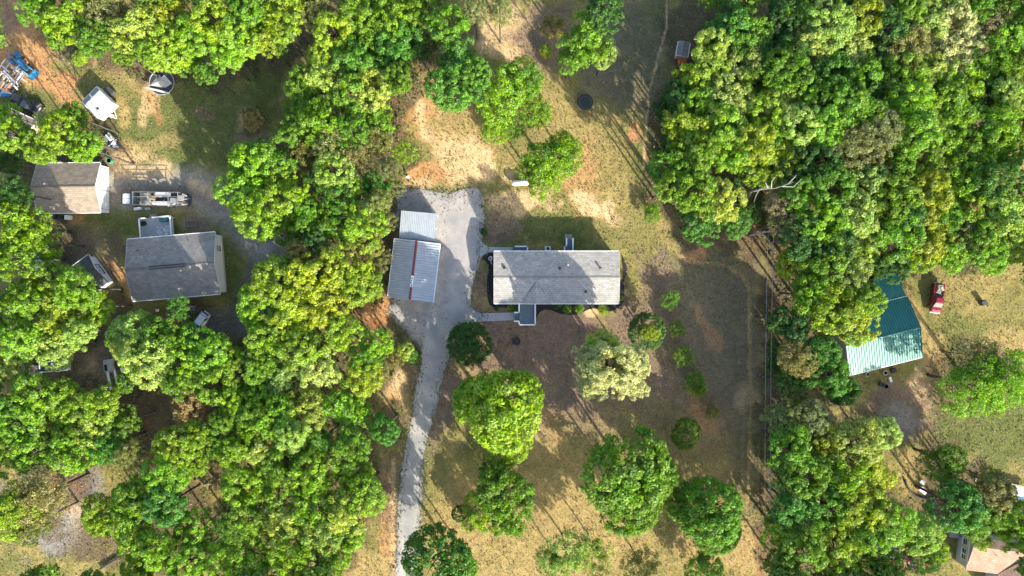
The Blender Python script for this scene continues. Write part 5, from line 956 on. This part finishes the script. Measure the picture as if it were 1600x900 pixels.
# bed shrubs
for n_, (px, py, r, c, lb) in enumerate(((797, 480, .62, 'G', 'round green shrub left of the front porch, farther from it'), (805, 480.5, .6, 'B', 'round green shrub tight against the front porch'), (868, 478.5, .6, 'D', 'small dark shrub just right of the front porch bed'), (886, 483, .85, 'G', 'round green shrub in the front bed, left of its twin'), (904.5, 481.5, .95, 'G', 'round green shrub in the front bed, right of its twin'),
                                     (943, 484, 1.05, 'Y', 'loose yellow-green shrub at the right of the front bed'), (970, 466, .55, 'G', 'small shrub at the lower right corner of the ranch house'), (776, 482, .5, 'D', 'small dark shrub at the lower left corner of the ranch house'), (756, 362, .7, 'D', 'low dark shrub above the concrete walk'), (875, 477, .45, 'G', 'little green shrub between two larger ones in the front bed'))):
    p = at(px, py, r*.8); t = thing('bed_shrub', lb, 'shrub', (p.x, p.y, 0), 0, 'shrubs around the ranch house'); c_ = link('foliage', PROTO['s'][0], t, (0, 0, r*.75)); c_.scale = (r/5*1.1, r/5*1.1, r/5); c_.rotation_euler.z = n_; c_.color = (*[v*.9 for v in COLS[c][0]], 1)
    s0 = link('stem', STEMS, t); s0.scale = (.12, .12, .05)

# ------------------------------------------------------------------ ground cover: undergrowth, litter and grass tufts
def scatter(name, pts, size, colour, up, seed, hmax=.0, m=None):
    r = np.random.default_rng(seed); N = len(pts); p = np.zeros((N, 3)); p[:, :2] = pts; p[:, 2] = .03+r.random(N)*hmax
    nrm = r.normal(size=(N, 3)); nrm[:, 2] = np.abs(nrm[:, 2])+up; nrm /= np.linalg.norm(nrm, axis=1)[:, None]
    t = np.cross(nrm, r.normal(size=(N, 3))); t /= np.linalg.norm(t, axis=1)[:, None]; b = np.cross(nrm, t); L = size*(.6+.9*r.random(N))[:, None]
    V = np.stack([p-t*L*.5, p+b*L*.3, p+t*L*.5, p-b*L*.3], 1).reshape(-1, 3); V[:, 2] = np.maximum(V[:, 2], -.03)
    me = bpy.data.meshes.new(name); me.vertices.add(4*N); me.vertices.foreach_set('co', V.astype(np.float32).ravel()); me.loops.add(4*N); me.loops.foreach_set('vertex_index', np.arange(4*N, dtype=np.int32)); me.polygons.add(N)
    me.polygons.foreach_set('loop_start', np.arange(0, 4*N, 4, dtype=np.int32)); me.polygons.foreach_set('loop_total', np.full(N, 4, np.int32)); me.update(calc_edges=True)
    a = me.attributes.new('tone', 'FLOAT_VECTOR', 'FACE'); a.data.foreach_set('vector', r.random((N, 3)).astype(np.float32).ravel()); me.materials.append(m or LEAF)
    o = link(name, me); o.color = (*colour, 1); return o
fs = np.array(FLOOR_SPOTS); r = np.random.default_rng(5)
k = r.integers(0, len(fs), 26000); a = r.random(26000)*6.283; rad = np.sqrt(r.random(26000))*fs[k, 2]*1.0
ux = fs[k, 0]+rad*np.cos(a); uy = fs[k, 1]+rad*np.sin(a); nz = fnoise(ux*S, uy*S, 4, 3, 88)
keep = (nz > .48)
for (x0_, y0_, x1_, y1_) in ((175, 330, 375, 480), (45, 245, 180, 345), (600, 290, 700, 480), (1300, 430, 1450, 590), (1500, 830, 1620, 910), (165, 250, 450, 335), (370, 340, 455, 450), (20, 740, 130, 850), (110, 395, 182, 445), (120, 130, 185, 190), (0, 75, 70, 180), (70, 555, 200, 615)):
    keep &= ~((ux > x0_) & (ux < x1_) & (uy > y0_) & (uy < y1_))
ux, uy = ux[keep], uy[keep]
tag(scatter('undergrowth', np.stack([(ux-800)*S, -(uy-450)*S], 1), .55, (.075, .13, .022), .6, 6, 1.1), 'low leafy undergrowth on the floor of the woods', 'undergrowth', kind='stuff')
def free(px, py):
    ok = np.ones(len(px), bool)
    for (x0_, y0_, x1_, y1_) in ((606, 325, 690, 475), (700, 330, 745, 500), (765, 380, 975, 510), (195, 335, 355, 475), (50, 252, 175, 336), (1300, 430, 1450, 590), (1505, 835, 1620, 920), (170, 256, 400, 340), (365, 320, 455, 530)):
        ok &= ~((px > x0_) & (px < x1_) & (py > y0_) & (py < y1_))
    ok &= ~((py > 500) & (np.abs(px-(680-(py-500)*.13)) < 12)); return ok
px = r.uniform(-40, 1640, 170000); py = r.uniform(-30, 930, 170000); ok = free(px, py); px, py = px[ok], py[ok]
X_ = (px-800)*S; Y_ = -(py-450)*S; nz = fnoise(X_, Y_, 3.0, 4, 99)
g = (nz > .50) & ~((px > 612) & (px < 758) & (py > 292) & (py < 512)) & ~((py > 490) & (np.abs(px-(683-(py-500)*.14)) < 26))
tag(scatter('grass_tufts', np.stack([X_[g], Y_[g]], 1), .24, (.21, .20, .065), .35, 8, .10), 'short tufts of spring grass over the lawns', 'grass', kind='stuff')
dv = bpy.data.objects['driveway'].data.vertices; nv = len(dv)//2; ring_ = np.array([dv[nv+i].co[:2] for i in range(nv)])
e0 = r.integers(0, nv, 8000); w_ = r.random(8000)[:, None]; gp = ring_[e0]*(1-w_)+ring_[(e0+1) % nv]*w_+r.normal(size=(8000, 2))*.42
tag(scatter('spilled_gravel', gp, .13, (.34, .355, .34), 1.2, 12, .03), 'loose gravel spilled along both edges of the drive', 'gravel', kind='stuff')
e0 = r.integers(0, nv, 1300); gp = ring_[e0]+r.normal(size=(1300, 2))*.55
tag(scatter('edge_grass', gp, .34, (.16, .19, .05), .3, 13, .12), 'grass and weeds creeping over the drive edges', 'grass', kind='stuff')
l_ = (~g) & (r.random(len(g)) < .7)
tag(scatter('dry_leaves', np.stack([X_[l_], Y_[l_]], 1), .22, (.34, .24, .15), .9, 9, .05), 'dry leaves and straw scattered over the ground', 'leaf litter', kind='stuff')
